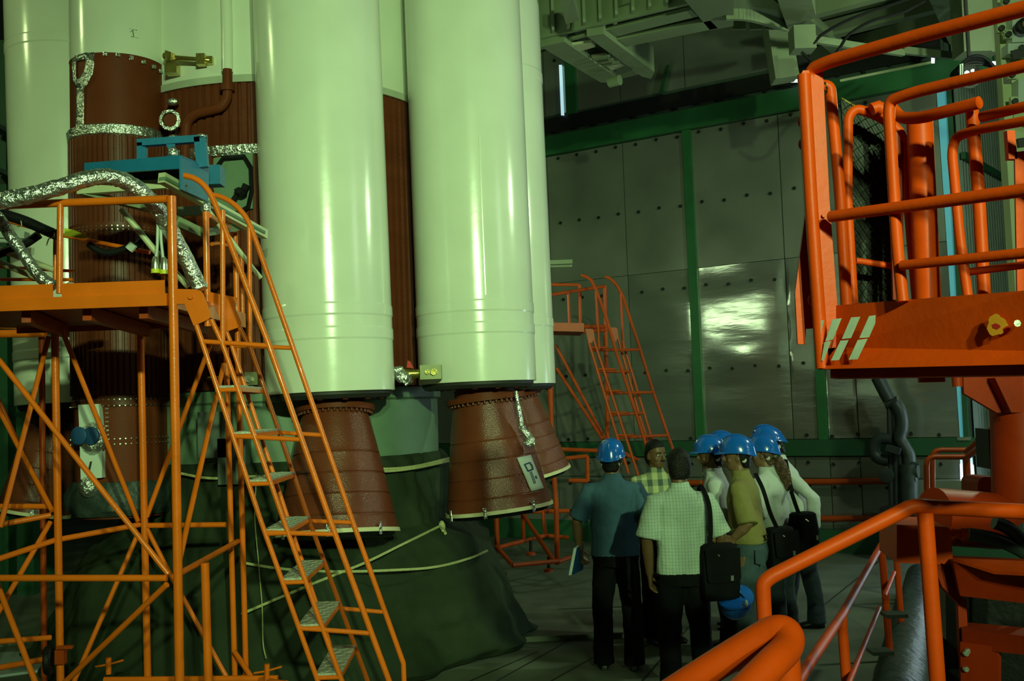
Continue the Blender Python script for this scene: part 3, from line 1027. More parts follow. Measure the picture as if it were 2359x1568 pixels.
# deck: edge channels, toe boards and plate
def at_z(px, Y, z):
    """point at pixel column px (near row 690), depth Y, height z"""
    p = at(px, 690, Y)
    return V((p.x, p.y, z))
dk = MB().slab([at_z(-140, YN, zdeck), at_z(395, YN, zdeck), at_z(545, YR, zdeck), at_z(60, YR, zdeck), at_z(-60, YR - .2, zdeck)], (0, 0, .012))
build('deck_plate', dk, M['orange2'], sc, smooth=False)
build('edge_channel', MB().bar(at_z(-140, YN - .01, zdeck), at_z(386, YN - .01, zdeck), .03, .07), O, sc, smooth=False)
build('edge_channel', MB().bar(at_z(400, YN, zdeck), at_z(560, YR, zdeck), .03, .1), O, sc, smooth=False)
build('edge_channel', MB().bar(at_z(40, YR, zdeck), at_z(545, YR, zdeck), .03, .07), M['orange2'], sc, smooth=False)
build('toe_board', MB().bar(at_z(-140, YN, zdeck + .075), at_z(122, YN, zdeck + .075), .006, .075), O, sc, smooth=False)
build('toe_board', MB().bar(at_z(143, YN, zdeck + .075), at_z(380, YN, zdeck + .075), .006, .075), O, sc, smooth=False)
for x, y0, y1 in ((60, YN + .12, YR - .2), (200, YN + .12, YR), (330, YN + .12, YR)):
    build('deck_beam', MB().bar(at_z(x, y0, zdeck - .05), at_z(x + (140 if x > 100 else 90), y1, zdeck - .05), .05, .08), M['orange2'], sc, smooth=False)  # darker orange puts the dark of the deck underside into the beams
# braces and ledgers
RB = .017
for px, Y in (([(-40, 796), (0, 832), (388, 1322)], [YN, YN, YN]),
              ([(384, 1346), (140, 1580)], [YN, 6.5]),
              ([(-20, 1310), (85, 1580)], [6.3, 6.1]),
              ([(112, 776), (0, 1215)], [7.1, 6.6]),
              ([(135, 740), (318, 1200)], [7.1, YR]),
              ([(-20, 910), (120, 1176)], [7.6, 7.1]),
              ([(484, 793), (338, 1190)], [YR, YR]),
              ([(515, 840), (407, 1318)], [YR, YN]),
              ([(319, 1226), (166, 1580)], [YR, 7.3]),
              ([(116, 1202), (-10, 1420)], [7.1, 6.7]),
              ([(339, 1218), (384, 1307), (525, 1565)], [YR, 7.45, 7.3])):
    st('brace', px, Y, RB if len(px) < 3 else .016)
for px, Y in (([(-40, 1331), (385, 1331)], [YN, YN]),
              ([(404, 1326), (548, 1246)], [YN, YR]),
              ([(-30, 1296), (126, 1244), (322, 1208)], [6.7, 7.1, YR]),
              ([(338, 1210), (520, 1208)], [YR, YR]),
              ([(0, 1208), (118, 1186)], [7.0, 7.1]),
              ([(-40, 1545), (117, 1515)], [6.6, 7.1]),
              ([(-40, 1480), (117, 1468)], [7.2, 7.5]),
              ([(-40, 1166), (112, 1166)], [7.3, 7.3])):
    st('ledger', px, Y, .019)
st('brace', [(540, 1500), (585, 1568), (600, 1590)], [YR, 7.3, 7.25], .018)
# base frame, screw jacks and castor
for px, Y in (([(240, 1566), (640, 1562)], [7.2, 7.2]), ([(560, 1560), (660, 1575)], [7.4, 6.9])):
    st('base_rail', px, Y, .022)
for x, y in ((250, 1530), (615, 1545)):
    j = st('screw_jack', [(x, y - 16), (x, y + 22)], 7.1, .018)
    st('jack_handle', [(x - 30, y + 5), (x, y), (x + 34, y - 10)], 7.1, .007, parent=j)
wh = build('castor', MB().lathe([(.02, -.02), (.085, -.024), (.095, -.012), (.095, .012), (.085, .024), (.02, .02)], at(112, 1520, 7.05), (1, .25, 0), 28), M['black'], sc)
build('castor_fork', MB().box(at(140, 1512, 7.05), (.06, .05, .09)).box(at(150, 1490, 7.05), (.1, .03, .02)), M['orange2'], wh, smooth=False)
# ---- stair
S1 = [(452, 748), (463, 780), (601, 1200), (732, 1568), (742, 1596)]
S2 = [(487, 736), (511, 788), (654, 1200), (787, 1568), (797, 1596)]
S4 = [(521, 763), (534, 796), (665, 1200), (780, 1545), (790, 1572)]
S3 = [(552, 754), (578, 804), (713, 1200), (836, 1538), (848, 1572)]
RS = .0145
for px, Y in ((S1, YN), (S2, YN), (S4, YF), (S3, YF)):
    st('stringer', px, Y, RS)
H1 = [(424, 404), (446, 410), (466, 423), (484, 446), (499, 480), (516, 524), (617, 788), (761, 1200), (896, 1568), (905, 1592)]
H2 = [(482, 447), (508, 453), (532, 465), (556, 487), (573, 513), (590, 556), (668, 780), (812, 1200), (929, 1527)]
hr = [at(x, y, YN) for x, y in H1]
tp('handrail', spl(hr[:6], 4) + hr[6:], .0165, O, sc, 12)
hr = [at(x, y, YF) for x, y in H2]
ht = spl(hr[:6], 4) + hr[6:]
ht.append(V((ht[-1].x + .005, ht[-1].y, ht[-1].z - .5)))
tp('handrail', ht, .0165, O, sc, 12)
st('baluster', [(513, 484), (513, 792)], YN, .0145)
st('baluster', [(574, 520), (576, 796)], YF, .0145)
for a, b, Y in (((465, 786), (620, 796), YN), ((534, 795), (670, 801), YF), ((643, 996), (742, 1002), YF), ((536, 1004), (690, 1012), YN), ((697, 1199), (811, 1203), YF), ((610, 1226), (768, 1230), YN), ((786, 1401), (882, 1409), YF), ((686, 1446), (850, 1458), YN)):
    st('side_bar', [a, b], Y, .0135)
treads = [((498, 899), (549, 899), (556, 890), (606, 892)), ((536, 1002), (588, 1004), (594, 990), (646, 990)), ((573, 1110), (624, 1110), (628, 1092), (680, 1090)), ((610, 1223), (662, 1224), (661, 1193), (715, 1193)), ((648, 1334), (702, 1335), (695, 1294), (748, 1295)), ((686, 1438), (745, 1442), (728, 1391), (784, 1392)), ((727, 1551), (786, 1552), (765, 1492), (820, 1493))]
for nl_, nr_, fl_, fr_ in treads:
    zz = (at(*nl_, YN).z + at(*fr_, YF).z) / 2
    q = [at(*nl_, YN), at(*nr_, YN), at(*fr_, YF), at(*fl_, YF)]
    q = [V((p.x, p.y, zz)) for p in q]
    t_ = build('tread', MB().slab(q, (0, 0, .012)), M['tread'], sc, smooth=False)
    # raised bars of the chequer plate
    cb = MB()
    for i in range(9):
        for j in range(4):
            u, v = (i + .5) / 9, (j + .5) / 4
            c = (q[0] * (1 - v) + q[1] * v) * (1 - u) + (q[3] * (1 - v) + q[2] * v) * u + V((0, 0, .013))
            s_ = 1 if (i + j) % 2 else -1
            cb.bar(c - V((.014, .018 * s_, 0)), c + V((.014, .018 * s_, 0)), .012, .003)
    build('chequer_bars', cb, M['tread'], t_, smooth=False, kind='stuff')
    tp('tread_edge', [q[0] - V((0, 0, .012)), q[1] - V((0, 0, .012))], .013, O, t_)
    tp('tread_edge', [q[3] - V((0, 0, .012)), q[2] - V((0, 0, .012))], .013, O, t_)
    build('tread_edge', MB().bar(q[1] - V((0, 0, .01)), q[2] - V((0, 0, .01)), .006, .025), O, t_, smooth=False)
# hinge plates at the stair head
def plate(px, Y, th, name='hinge_plate', m=O, parent=sc):
    q = bend([at(x, y, Y) for x, y in px], .03, 4)
    return build(name, MB().slab(q, (0, th, 0)), m, parent, smooth=False)
h1 = plate([(421, 690), (430, 666), (465, 668), (488, 732), (446, 750)], YN - .02, .01)
h2 = plate([(493, 706), (500, 690), (535, 694), (560, 750), (520, 764)], YF - .02, .01)
build('hinge_bolt', MB().lathe([(.016, -.015), (.016, 0), (.026, .002), (.026, .012)], at(440, 683, YN - .02), (0, 1, 0), 12), O, h1)
build('stair_beam', MB().bar(at(402, 683, YN), at(452, 684, YN), .03, .085), O, sc, smooth=False)
build('stair_beam', MB().bar(at(476, 686, YF), at(545, 700, YF), .03, .08), O, sc, smooth=False)

# ================================================================ blue lifting rig on its cream frame
rigY = 6.75
fr = thing('cream_frame', 'cream aluminium support frame with diagonal tubes under the blue rig', 'frame', V((-2.6, 7.0, zdeck)))
CRM = M['cream']
def cb_(px, Y, w, h, m=CRM, name='rail'):
    Ys = Y if isinstance(Y, (list, tuple)) else [Y, Y]
    return build(name, MB().bar(at(*px[0], Ys[0]), at(*px[1], Ys[1]), w, h), m, fr, smooth=False)
r1 = cb_([(372, 409), (610, 540)], [6.5, 7.6], .05, .065, M['cream'])
build('rail_groove', MB().bar(at(374, 411, 6.49), at(604, 536, 7.55), .054, .02), M['pedestal'], r1, smooth=False)
cb_([(180, 438), (384, 424)], [6.85, 6.85], .05, .06)
cb_([(190, 444), (420, 500)], [6.85, 7.3], .06, .035, M['girder'])
cb_([(410, 488), (505, 482)], [7.2, 7.3], .05, .06, M['girder'])
cb_([(330, 470), (470, 540)], [6.9, 7.2], .07, .05, M['girder'])
cb_([(405, 510), (465, 537)], [6.9, 7.0], .05, .06, M['girder'])
cb_([(465, 537), (560, 520)], [7.0, 7.5], .05, .05, M['girder'])
for px, Y, r in (([(280, 482), (355, 575), (434, 660)], [6.6, 6.6, 6.6], .02), ([(474, 478), (560, 590), (600, 640)], [6.9, 7.1, 7.2], .017), ([(-20, 568), (60, 597), (125, 622)], [7.0] * 3, .02), ([(-20, 596), (85, 640)], [7.0, 7.0], .02)):
    tp('diagonal_tube', [at(*p, y) for p, y in zip(px, Y)], r, CRM, fr, 10)
build('foil_joint', MB().ell(at(474, 478, 6.88), .035, .03, .045), M['foil'], fr)
rig = thing('blue_rig', 'blue painted steel lifting rig with an upright frame, on the cream frame', 'rig', at(330, 420, 7.0))
B = M['blue']
# box girder: front web, top flange, end plate
build('box_girder', MB().slab([at(194, 378, rigY), at(417, 360, rigY - .25), at(417, 388, rigY - .25), at(194, 402, rigY)], (.0, .02, 0)), B, rig, smooth=False)
build('top_flange', MB().slab([at(194, 378, rigY), at(417, 360, rigY - .25), at(478, 386, rigY + .15), at(260, 396, rigY + .35)], (0, 0, .008)), B, rig, smooth=False)
build('box_girder', MB().slab([at(194, 404, rigY + .3), at(417, 386, rigY + .02), at(417, 420, rigY + .02), at(194, 432, rigY + .3)], (0, .02, 0)), M['dark'], rig, smooth=False)
ep = build('end_plate', MB().slab([at(417, 361, rigY - .26), at(482, 387, rigY + .15), at(480, 464, rigY + .15), at(418, 436, rigY - .26)], (-.012, .0, 0)), B, rig, smooth=False)
build('bolt', MB().lathe([(.008, 0), (.008, .01)], at(429, 428, rigY - .26), (.5, -1, 0), 8), M['dark'], ep)
build('side_block', MB().box(at(492, 406, rigY + .35), (.12, .12, .13)), B, rig, smooth=False)
for nm, a, b, wd in (('upright', (324, 330), (324, 374), .034), ('upright', (334, 340), (334, 372), .02), ('upright', (461, 316), (468, 386), .07), ('cross_bar', (318, 330), (462, 320), .045)):
    build(nm, MB().bar(at(*a, rigY + .02), at(*b, rigY + .02), wd, .05, (0, 1, 0)), B, rig, smooth=False)
pl2 = build('slotted_plate', MB().slab([at(468, 314, rigY), at(478, 310, rigY + .08), at(480, 372, rigY + .08), at(470, 376, rigY)], (-.01, 0, 0)), B, rig, smooth=False)
sl = MB()
for k in range(7):
    sl.box(at(474.5 + .2 * k, 318 + 8 * k, rigY + .03), (.006, .02, .01))
build('slot', sl, M['dark'], pl2, smooth=False, kind='stuff')
build('hanger', MB().slab([at(382, 332, rigY), at(402, 331, rigY), (at(398, 350, rigY)), at(402, 362, rigY), at(384, 364, rigY), at(390, 348, rigY)], (0, .02, 0)), B, rig, smooth=False)
build('foil_bundle', MB().ell(at(399, 352, rigY - .05), .03, .03, .042), M['foil'], rig)
build('foil_bundle', MB().ell(at(464, 313, rigY), .025, .025, .015), M['foil'], rig)
# ================================================================ hoses and cables on the platform
hp = [at(x, y, Y) for x, y, Y in ((-60, 474, 5.9), (0, 462, 5.9), (70, 449, 5.92), (150, 427, 5.96), (205, 411, 6.0), (245, 407, 6.05), (290, 418, 6.1), (330, 445, 6.15), (362, 480, 6.22), (392, 528, 6.3), (425, 590, 6.38), (452, 645, 6.42), (462, 668, 6.42))]
ff = lambda i, j: 1 + .16 * noise.noise(V((i * .8, math.cos(j * .7) * 1.4, math.sin(j * .7) * 1.4 + i * .35)))
o = build('foil_hose', MB().tube(spl(hp, 7), .047, 14, True, ff), M['foil'])
tag(o, 'thick foil wrapped hose arching over the top rail of the stair platform', 'hose')
hp = [at(x, y, 6.35) for x, y in ((-40, 470), (0, 505), (22, 540), (48, 577), (72, 612), (96, 640), (126, 660))]
o = build('foil_hose', MB().tube(spl(hp, 7), .035, 12, True, ff), M['foil'])
tag(o, 'thinner foil wrapped hose slanting down to the deck at the left edge', 'hose')
bd = thing('cable_bundle', 'black cable bundle tied along the rear guard rail of the stair platform', 'cable', at(130, 545, 6.9))
tp('cable', spl([at(x, y, 6.75) for x, y in ((-30, 485), (20, 497), (60, 510), (100, 528), (132, 542))], 6), .034, M['black'], bd)
tp('cable', spl([at(x, y, 6.8) for x, y in ((205, 562), (225, 576), (252, 583), (285, 574), (312, 566), (325, 556), (342, 540))], 6), .024, M['black'], bd)
tp('cable', spl([at(x, y, 7.0) for x, y in ((-20, 590), (10, 580), (35, 570), (60, 560), (90, 540))], 6), .03, M['black'], bd)
tp('cable_tie', [at(47, 498, 6.74), at(50, 520, 6.7), at(40, 522, 6.74)], .004, M['rope'], bd, 6)
tp('cable_tie', [at(127, 528, 6.74), at(124, 545, 6.7), at(112, 550, 6.74), at(107, 566, 6.74)], .004, M['rope'], bd, 6)
build('tape_wrap', MB().tube([at(297, 575, 6.76), at(308, 562, 6.76)], .028, 8), M['boxwhite'], bd)
ys = build('yellow_sheet', MB().slab([at(148, 525, 6.95), at(172, 530, 6.95), at(207, 546, 6.95), at(190, 549, 6.95), at(148, 543, 6.95)], (0, .01, 0)), M['yellow'], smooth=False)
tag(ys, 'bright yellow folded sheet lying on the guard rail beside the black cable', 'sheet')
for pts, ends, lab in (([(364, 505), (363, 540), (362, 572), (358, 600)], (358, 610), 'left of two white cables hanging with brass plugs beside the tall orange post'), ([(371, 516), (371, 548), (374, 580), (377, 604)], (378, 612), 'right of two white cables hanging with brass plugs beside the tall orange post')):
    cbk = thing('plug_cable', lab, 'cable', at(*ends, 6.3), 'white plug cables')
    tp('cable', spl([at(x, y, 6.3) for x, y in pts], 4), .009, M['boxwhite'], cbk)
    e = at(*ends, 6.3)
    build('plug', MB().lathe([(.012, .05), (.02, .03), (.024, .0), (.024, -.03), (.018, -.034)], e, (0, 0, 1), 14), M['steel'], cbk)
    build('plug_ring', MB().lathe([(.026, -.05), (.026, -.025)], e, (0, 0, 1), 14), M['yellow'], cbk)
o = build('foil_roll', MB().tube([at(150, 750, 7.7), at(190, 745, 7.7), at(235, 738, 7.7)], .035, 10, True, ff), M['foil'])
tag(o, 'grey foil roll lying below the deck behind the rear orange post', 'roll')
o = build('white_dome', MB().ell(at(162, 660, 6.6), .035, .035, .03), M['boxwhite'])
tag(o, 'small white dome resting on the orange deck by the inner railing', 'dome')

# ================================================================ far platform glimpsed at the left edge
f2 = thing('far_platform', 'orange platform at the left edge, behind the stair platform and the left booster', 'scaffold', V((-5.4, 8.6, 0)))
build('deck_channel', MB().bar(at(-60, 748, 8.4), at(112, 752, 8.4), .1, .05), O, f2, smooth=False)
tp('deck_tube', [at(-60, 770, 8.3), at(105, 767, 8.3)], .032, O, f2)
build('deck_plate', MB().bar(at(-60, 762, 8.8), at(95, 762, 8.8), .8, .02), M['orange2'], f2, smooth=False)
for x in (-40, 96):
    a = at(x, 770, 8.4)
    tp('post', [a, V((a.x, a.y, .02))], .024, M['orange2'], f2)
tp('brace', [at(-30, 860, 8.4), at(100, 1150, 8.4)], .016, M['orange2'], f2)
lt = thing('tube_light', 'pale fluorescent batten fitting at the left edge above the far platform', 'light fitting', at(20, 545, 9.0))
build('batten', MB().bar(at(-60, 538, 9), at(62, 543, 9), .1, .06), M['boxwhite'], lt, smooth=False)
tp('tube', [at(-60, 552, 9), at(60, 556, 9)], .02, M['boxwhite'], lt)

# ================================================================ second stair platform near the back wall
YB, YC = 12.4, 13.2
rs_ = thing('stair_platform', 'small distant orange stair platform against the metal wall, right of the rocket', 'scaffold', V((.9, 12.8, 0)))
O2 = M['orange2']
def s2(name, px, Y, r, n=0, m=O2):
    return st(name, px, Y, r, m, 8, rs_, n)
s2('guard_rail', [(1262, 655), (1335, 656)], YC, .02)
s2('guard_rail', [(1262, 680), (1330, 669), (1393, 659)], [YB, YB + .3, YC], .02)
s2('post', [(1335, 656), (1337, 752)], YC, .022)
s2('post', [(1393, 658), (1400, 1013), (1403, 1180)], YC, .026)
s2('baluster', [(1309, 676), (1312, 750)], YB + .2, .018)
s2('baluster', [(1373, 672), (1380, 804)], YB, .018)
s2('baluster', [(1430, 676), (1436, 804)], YC, .018)
build('deck', MB().bar(at(1255, 757, YB + .3), at(1341, 759, YB + .3), .7, .1), O2, rs_, smooth=False)
s2('deck_rail', [(1341, 752), (1394, 752)], [YB + .3, YC], .025)
s2('deck_rail', [(1341, 764), (1394, 760)], [YB + .3, YC], .025)
s2('handrail', [(1338, 633), (1350, 637), (1362, 645), (1373, 667), (1399, 739), (1418, 806), (1490, 1030), (1520, 1120)], YB, .02)
s2('handrail', [(1393, 637), (1404, 640), (1418, 653), (1434, 679), (1475, 806), (1505, 903), (1539, 1003), (1552, 1040), (1580, 1120)], YC, .02)
for px, Y in (([(1357, 790), (1424, 1013), (1448, 1090)], YB), ([(1368, 783), (1459, 1060), (1470, 1095)], YB), ([(1424, 780), (1474, 960), (1510, 1070)], YC), ([(1434, 785), (1500, 1006), (1530, 1100)], YC)):
    s2('stringer', px, Y, .018)
for a, b in (((1361, 806), (1475, 805)), ((1376, 856), (1450, 855)), ((1392, 906), (1506, 903)), ((1405, 956), (1482, 951)), ((1421, 1008), (1539, 1002))):
    s2('rung', [a, b], [YB, YC], .018)
    s2('rung', [(a[0] + 2, a[1] - 6), (a[0] + 40, a[1] - 6)], [YB, YB], .014)
for px, Y in (([(1348, 757), (1367, 757), (1371, 786), (1356, 792)], YB), ([(1406, 754), (1422, 754), (1426, 782), (1416, 787)], YC)):
    plate(px, Y, .015, 'hinge_plate', O2, rs_)
s2('brace', [(1280, 795), (1396, 1015)], [YC + .3, YC], .02)
s2('brace', [(1282, 848), (1389, 1012)], [YC + .3, YC], .02)
s2('post', [(1268, 884), (1272, 1040), (1281, 1160), (1284, 1300)], YB, .03)
s2('post', [(1142, 1150), (1146, 1272)], YB, .03)
s2('post', [(1250, 1160), (1256, 1236)], YC, .026)
for px, Y in (([(1204, 1178), (1312, 1176)], YC), ([(1144, 1262), (1256, 1233)], [YB, YC]), ([(1256, 1233), (1310, 1238)], YC), ([(1143, 1258), (1180, 1300)], [YB, 11.8]), ([(1180, 1302), (1285, 1292)], [11.8, YB - .3]), ([(1285, 1294), (1330, 1278)], [YB - .3, YB]), ([(1204, 1180), (1206, 1240)], YC), ([(1204, 1182), (1276, 1292)], [YC, YB - .3]), ([(1290, 1057), (1354, 1050)], YC), ([(1353, 1050), (1354, 1108)], YC), ([(1281, 1034), (1430, 1040), (1470, 1060)], YC), ([(1310, 1106), (1355, 1107)], YC), ([(1312, 1190), (1390, 1120)], YC)):
    s2('base_rail', px, Y, .026)
for x, y in ((1223, 1272), (1264, 1310)):
    j = st('screw_jack', [(x, y - 28), (x, y)], 12.2, .02, M['dark'], 8, rs_)
    build('jack_foot', MB().lathe([(.06, 0), (.05, .03), (.02, .04)], drop(x, y, 12.2, at(x, y + 6, 12.2).z), (0, 0, 1), 14), O2, j)
wb = build('wall_bracket', MB().bar(at(1262, 606, 13.0), at(1318, 604, 13.0), .16, .05).bar(at(1262, 610, 13.0), at(1318, 609, 13.0), .02, .06), M['girder_dark'], smooth=False)
tag(wb, 'short grey steel channel sticking out beside the white booster', 'bracket')
# ================================================================ orange basket lift on the right
LF, LD = M['lift'], M['liftdark']
lift = thing('basket_lift', 'large orange work basket with white stripes, upper right foreground, on a thick orange mast', 'lift', V((2.2, 4.2, 0)))
def yb(x):
    """front face of the basket runs nearer to the right"""
    a, b = 1 / 2.9, 1 / 2.35
    return 1 / (a + (b - a) * (x - 1880) / (2359 - 1880))
def lt_(name, px, Y, r, rad=0, m=LF, seg=14, parent=lift, n=5):
    Ys = [yb(p[0]) if Y is None else (yb(p[0]) + Y if abs(Y) < 1.5 else Y) for p in px]
    pts = [at(*p, y) for p, y in zip(px, Ys)]
    if rad:
        pts = bend(pts, rad, n)
    return tp(name, pts, r, m, parent, seg)
# corner post: bent plate with rounded left tube
cp = [(1843, 175), (1850, 162), (1896, 162), (1911, 460), (1929, 702), (1934, 850), (1886, 850)]
q = [at(x, y, 2.9) for x, y in cp]
build('corner_post', MB().slab(q, (.01, .045, 0)), LF, lift, smooth=False)
tp('corner_tube', [at(1852, 172, 2.9), at(1868, 460, 2.9), at(1895, 848, 2.9)], .018, LF, lift, 16)
lt_('top_rail', [(1867, 200), (1868, 160), (1912, 141), (2120, 82), (2359, 20), (2900, -120)], None, .0185, .05, n=6)
lt_('mid_rail', [(1914, 499), (2359, 438), (2900, 363)], None, .0155)
lt_('mid_rail', [(2078, 611), (2359, 583), (2900, 529)], None, .0125)
lt_('hoop_rail', [(2080, 695), (2066, 560), (2048, 262), (2050, 232), (2100, 214), (2359, 152), (2900, 22)], .02, .0148, .07)
lt_('rear_rail', [(2056, 250), (2075, 272), (2120, 272), (2256, 236)], .25, .0165, .06)
lt_('rear_post', [(2238, 244), (2254, 440), (2268, 690)], .3, .0165)
lt_('rear_rail', [(2260, 270), (2359, 246), (2880, 142)], .25, .0135)
lt_('hoop_rail', [(2232, 700), (2212, 560), (2193, 352), (2200, 316), (2245, 300), (2359, 279), (2880, 180)], .18, .0125, .07)
lt_('rear_rail', [(2226, 627), (2359, 610), (2880, 552)], .2, .0095)
lt_('end_post', [(2900, -122), (2900, 640)], None, .0185)
lt_('end_post', [(2880, 130), (2880, 640)], .2, .0165)
# gate
lt_('gate_frame', [(1888, 196), (1912, 198), (1936, 460), (1950, 705)], 3.02, .0165, .03)
lt_('gate_frame', [(1966, 700), (1952, 460), (1954, 268), (1972, 250), (2012, 262), (2082, 302), (2092, 460), (2112, 690)], 3.1, .0145, .05)
lt_('gate_bar', [(1972, 600), (2062, 614)], 3.1, .0095)
build('gate_post', MB().slab([at(2082, 330, 3.05), at(2046, 270, 3.05), at(2058, 690, 3.05), at(2080, 690, 3.05)], (0, .012, 0)), LD, lift, smooth=False)
gm = [at(1938, 226, 3.2), at(2052, 292, 3.2), at(2064, 700, 3.2), at(1970, 700, 3.2)]
build('gate_backing', MB().slab(gm, (0, .006, 0)), M['black'], lift, smooth=False)
me_ = MB()
def gq(u, v):
    return (gm[0] * (1 - u) + gm[1] * u) * (1 - v) + (gm[3] * (1 - u) + gm[2] * u) * v - V((0, .012, 0))
NU, NV = 5, 17
for k in range(-NV, NU + 1):
    for sgn in (1, -1):
        pts = []
        for j in range(NV * 2 + 1):
            v = j / (NV * 2)
            u = (k + v * NV) / NU if sgn > 0 else (NU - k - v * NV) / NU
            if 0 <= u <= 1:
                pts.append(gq(u, v) + V((0, .003 * (-1) ** j, 0)))
        if len(pts) > 1:
            me_.tube(pts, .0011, 4, False)
build('wire_mesh', me_, M['wire'], lift, kind='stuff')
tp('mesh_edge', [gm[0], gm[1]], .004, M['brass'], lift, 6)
lt_('gate_knob', [(2008, 252), (2022, 246), (2040, 256)], 3.06, .019)
lt_('gate_knob', [(2030, 262), (2060, 282)], 3.06, .01)
# thick column inside the basket
build('column', MB().tube([at(2118, 270, 3.0), at(2146, 880, 3.0)], .036, 22), LF, lift)
# chain at the gate head
ch = MB()
for k in range(9):
    c = at(1901 + 4 * math.sin(k * .6), 192 + k * 5, 2.97)
    ch.lathe([(.004, -.0012), (.0052, 0), (.004, .0012)], c, (1, .4 * (-1) ** k, .3), 8)
build('chain', ch, M['brass'], lift, kind='stuff')
# toe board, under plate, arm plate
tb = build('toe_board', MB().slab([at(1926, 703, 2.9), at(2359, 669, yb(2359)), at(2900, 626, yb(2900)), at(2900, 817, yb(2900)), at(2359, 839, yb(2359)), at(1886, 850, 2.9), at(1884, 806, 2.9), at(1926, 800, 2.9)], (.002, .008, 0)), LF, lift, smooth=False)
ub = MB().slab([at(1913, 851, 2.93), at(2900, 825, yb(2900) + .03), at(2900, 854, yb(2900) + .03), at(1913, 871, 2.93)], (.1, .25, 0))
build('floor_frame', ub, LF, lift, smooth=False)
build('basket_floor', MB().slab([at(1900, 846, 2.92), at(2900, 815, yb(2900) + .02), at(2900, 815, yb(2900) + .02) + V((.25, .6, 0)), at(1900, 846, 2.92) + V((.25, .6, 0))], (0, 0, .01)), LD, lift, smooth=False)
ar = build('arm_plate', MB().slab([at(x, y, 2.96) for x, y in ((1860, 455), (1832, 674), (1838, 792), (1855, 793), (1857, 757), (1884, 755), (1886, 455))], (0, .012, 0)), LF, lift, smooth=False)
for x, y in ((1848, 280), (1850, 332), (1872, 690)):
    build('knob', MB().ell(at(x, y, 2.93), .014, .014, .017), LF, ar if y > 600 else lift)
build('bolt', MB().lathe([(.006, -.01), (.006, 0)], at(1897, 497, 2.9), (.1, 1, 0), 8), LF, lift)
def on_toe(x, y):
    return at(x, y, yb(x) - .0025)
def stripe(px):
    k = [(1780 + a / 3.266, 420 + b / 3.266) for a, b in px]
    return build('white_stripe', MB().slab([on_toe(*p) for p in k], (0, .0015, 0)), M['decal'], tb, smooth=False)
for px in ([(352, 1040), (388, 1036), (360, 1145), (354, 1150)], [(450, 1030), (520, 1020), (455, 1180), (395, 1195)], [(390, 1200), (440, 1193), (385, 1340), (365, 1340)],
           [(590, 1015), (660, 1010), (590, 1170), (520, 1178)], [(510, 1190), (572, 1185), (500, 1335), (438, 1340)], [(725, 1005), (775, 998), (772, 1060), (725, 1165), (652, 1170)], [(640, 1185), (715, 1175), (640, 1330), (572, 1333)]):
    stripe(px)
bl = []
for k in range(22):
    a = 2 * math.pi * k / 22
    q_ = 24 * (1 + .12 * math.sin(a * 3 + 1) + .06 * math.sin(a * 7))
    if abs(a - .35) < .3:
        q_ *= .62
    bl.append(on_toe(2297 + q_ * math.cos(a), 749 + q_ * math.sin(a)))
build('yellow_blotch', MB().slab(bl, (0, .0012, 0)), M['spot'], tb, smooth=False)
build('red_mark', MB().slab([on_toe(x, y) - V((0, .001, 0)) for x, y in ((2284, 748), (2293, 744), (2302, 748), (2305, 753), (2297, 759), (2287, 756))], (0, .0012, 0)), M['redtag'], tb, smooth=False)
build('bolt', MB().lathe([(.006, 0), (.008, .008)], at(2340, 745, yb(2340)), (0, -1, 0), 8), M['steel'], tb)
# mast and gussets under the basket
YM = 5.0
mt_ = at(2345, 842, YM)
build('boom_arm', MB().bar(V((mt_.x + .1, YM, 2.08)), V((mt_.x + .1, 2.8, 2.02)), .16, .14).bar(V((mt_.x + .15, 2.84, 2.02)), V((1.35, 2.5, 2.02)), .16, .12), LD, lift, smooth=False)
mz = at(2330, 1160, YM).z
build('mast', MB().tube([at(2345, 840, YM), at(2352, 1200, YM)], .125, 28), LD, lift)
build('gusset', MB().slab([at(2219, 862, YM - .12), at(2400, 862, YM - .12), at(2400, 950, YM - .12), at(2296, 950, YM - .12), at(2221, 906, YM - .12)], (0, .03, 0)), LD, lift, smooth=False)
build('gusset', MB().slab([at(2292, 870, YM - .2), at(2310, 870, YM - .2), at(2336, 950, YM - .2), at(2330, 950, YM - .2)], (0, .1, 0)), LD, lift, smooth=False)
build('stud', MB().tube([at(2204, 860, 4.2), at(2206, 890, 4.2)], .02, 10), LD, lift)
build('switch_box', MB().slab(bend([at(x, y, 5.4) for x, y in ((2253, 1150), (2253, 1108), (2262, 1098), (2305, 1098), (2305, 1150))], .03), (0, .2, 0)), LD, lift, smooth=False)
build('black_box', MB().slab([at(2277, 988, 5.3), at(2291, 988, 5.3), at(2291, 1080, 5.3), at(2281, 1080, 5.3)], (.02, .2, 0)), M['black'], lift, smooth=False)
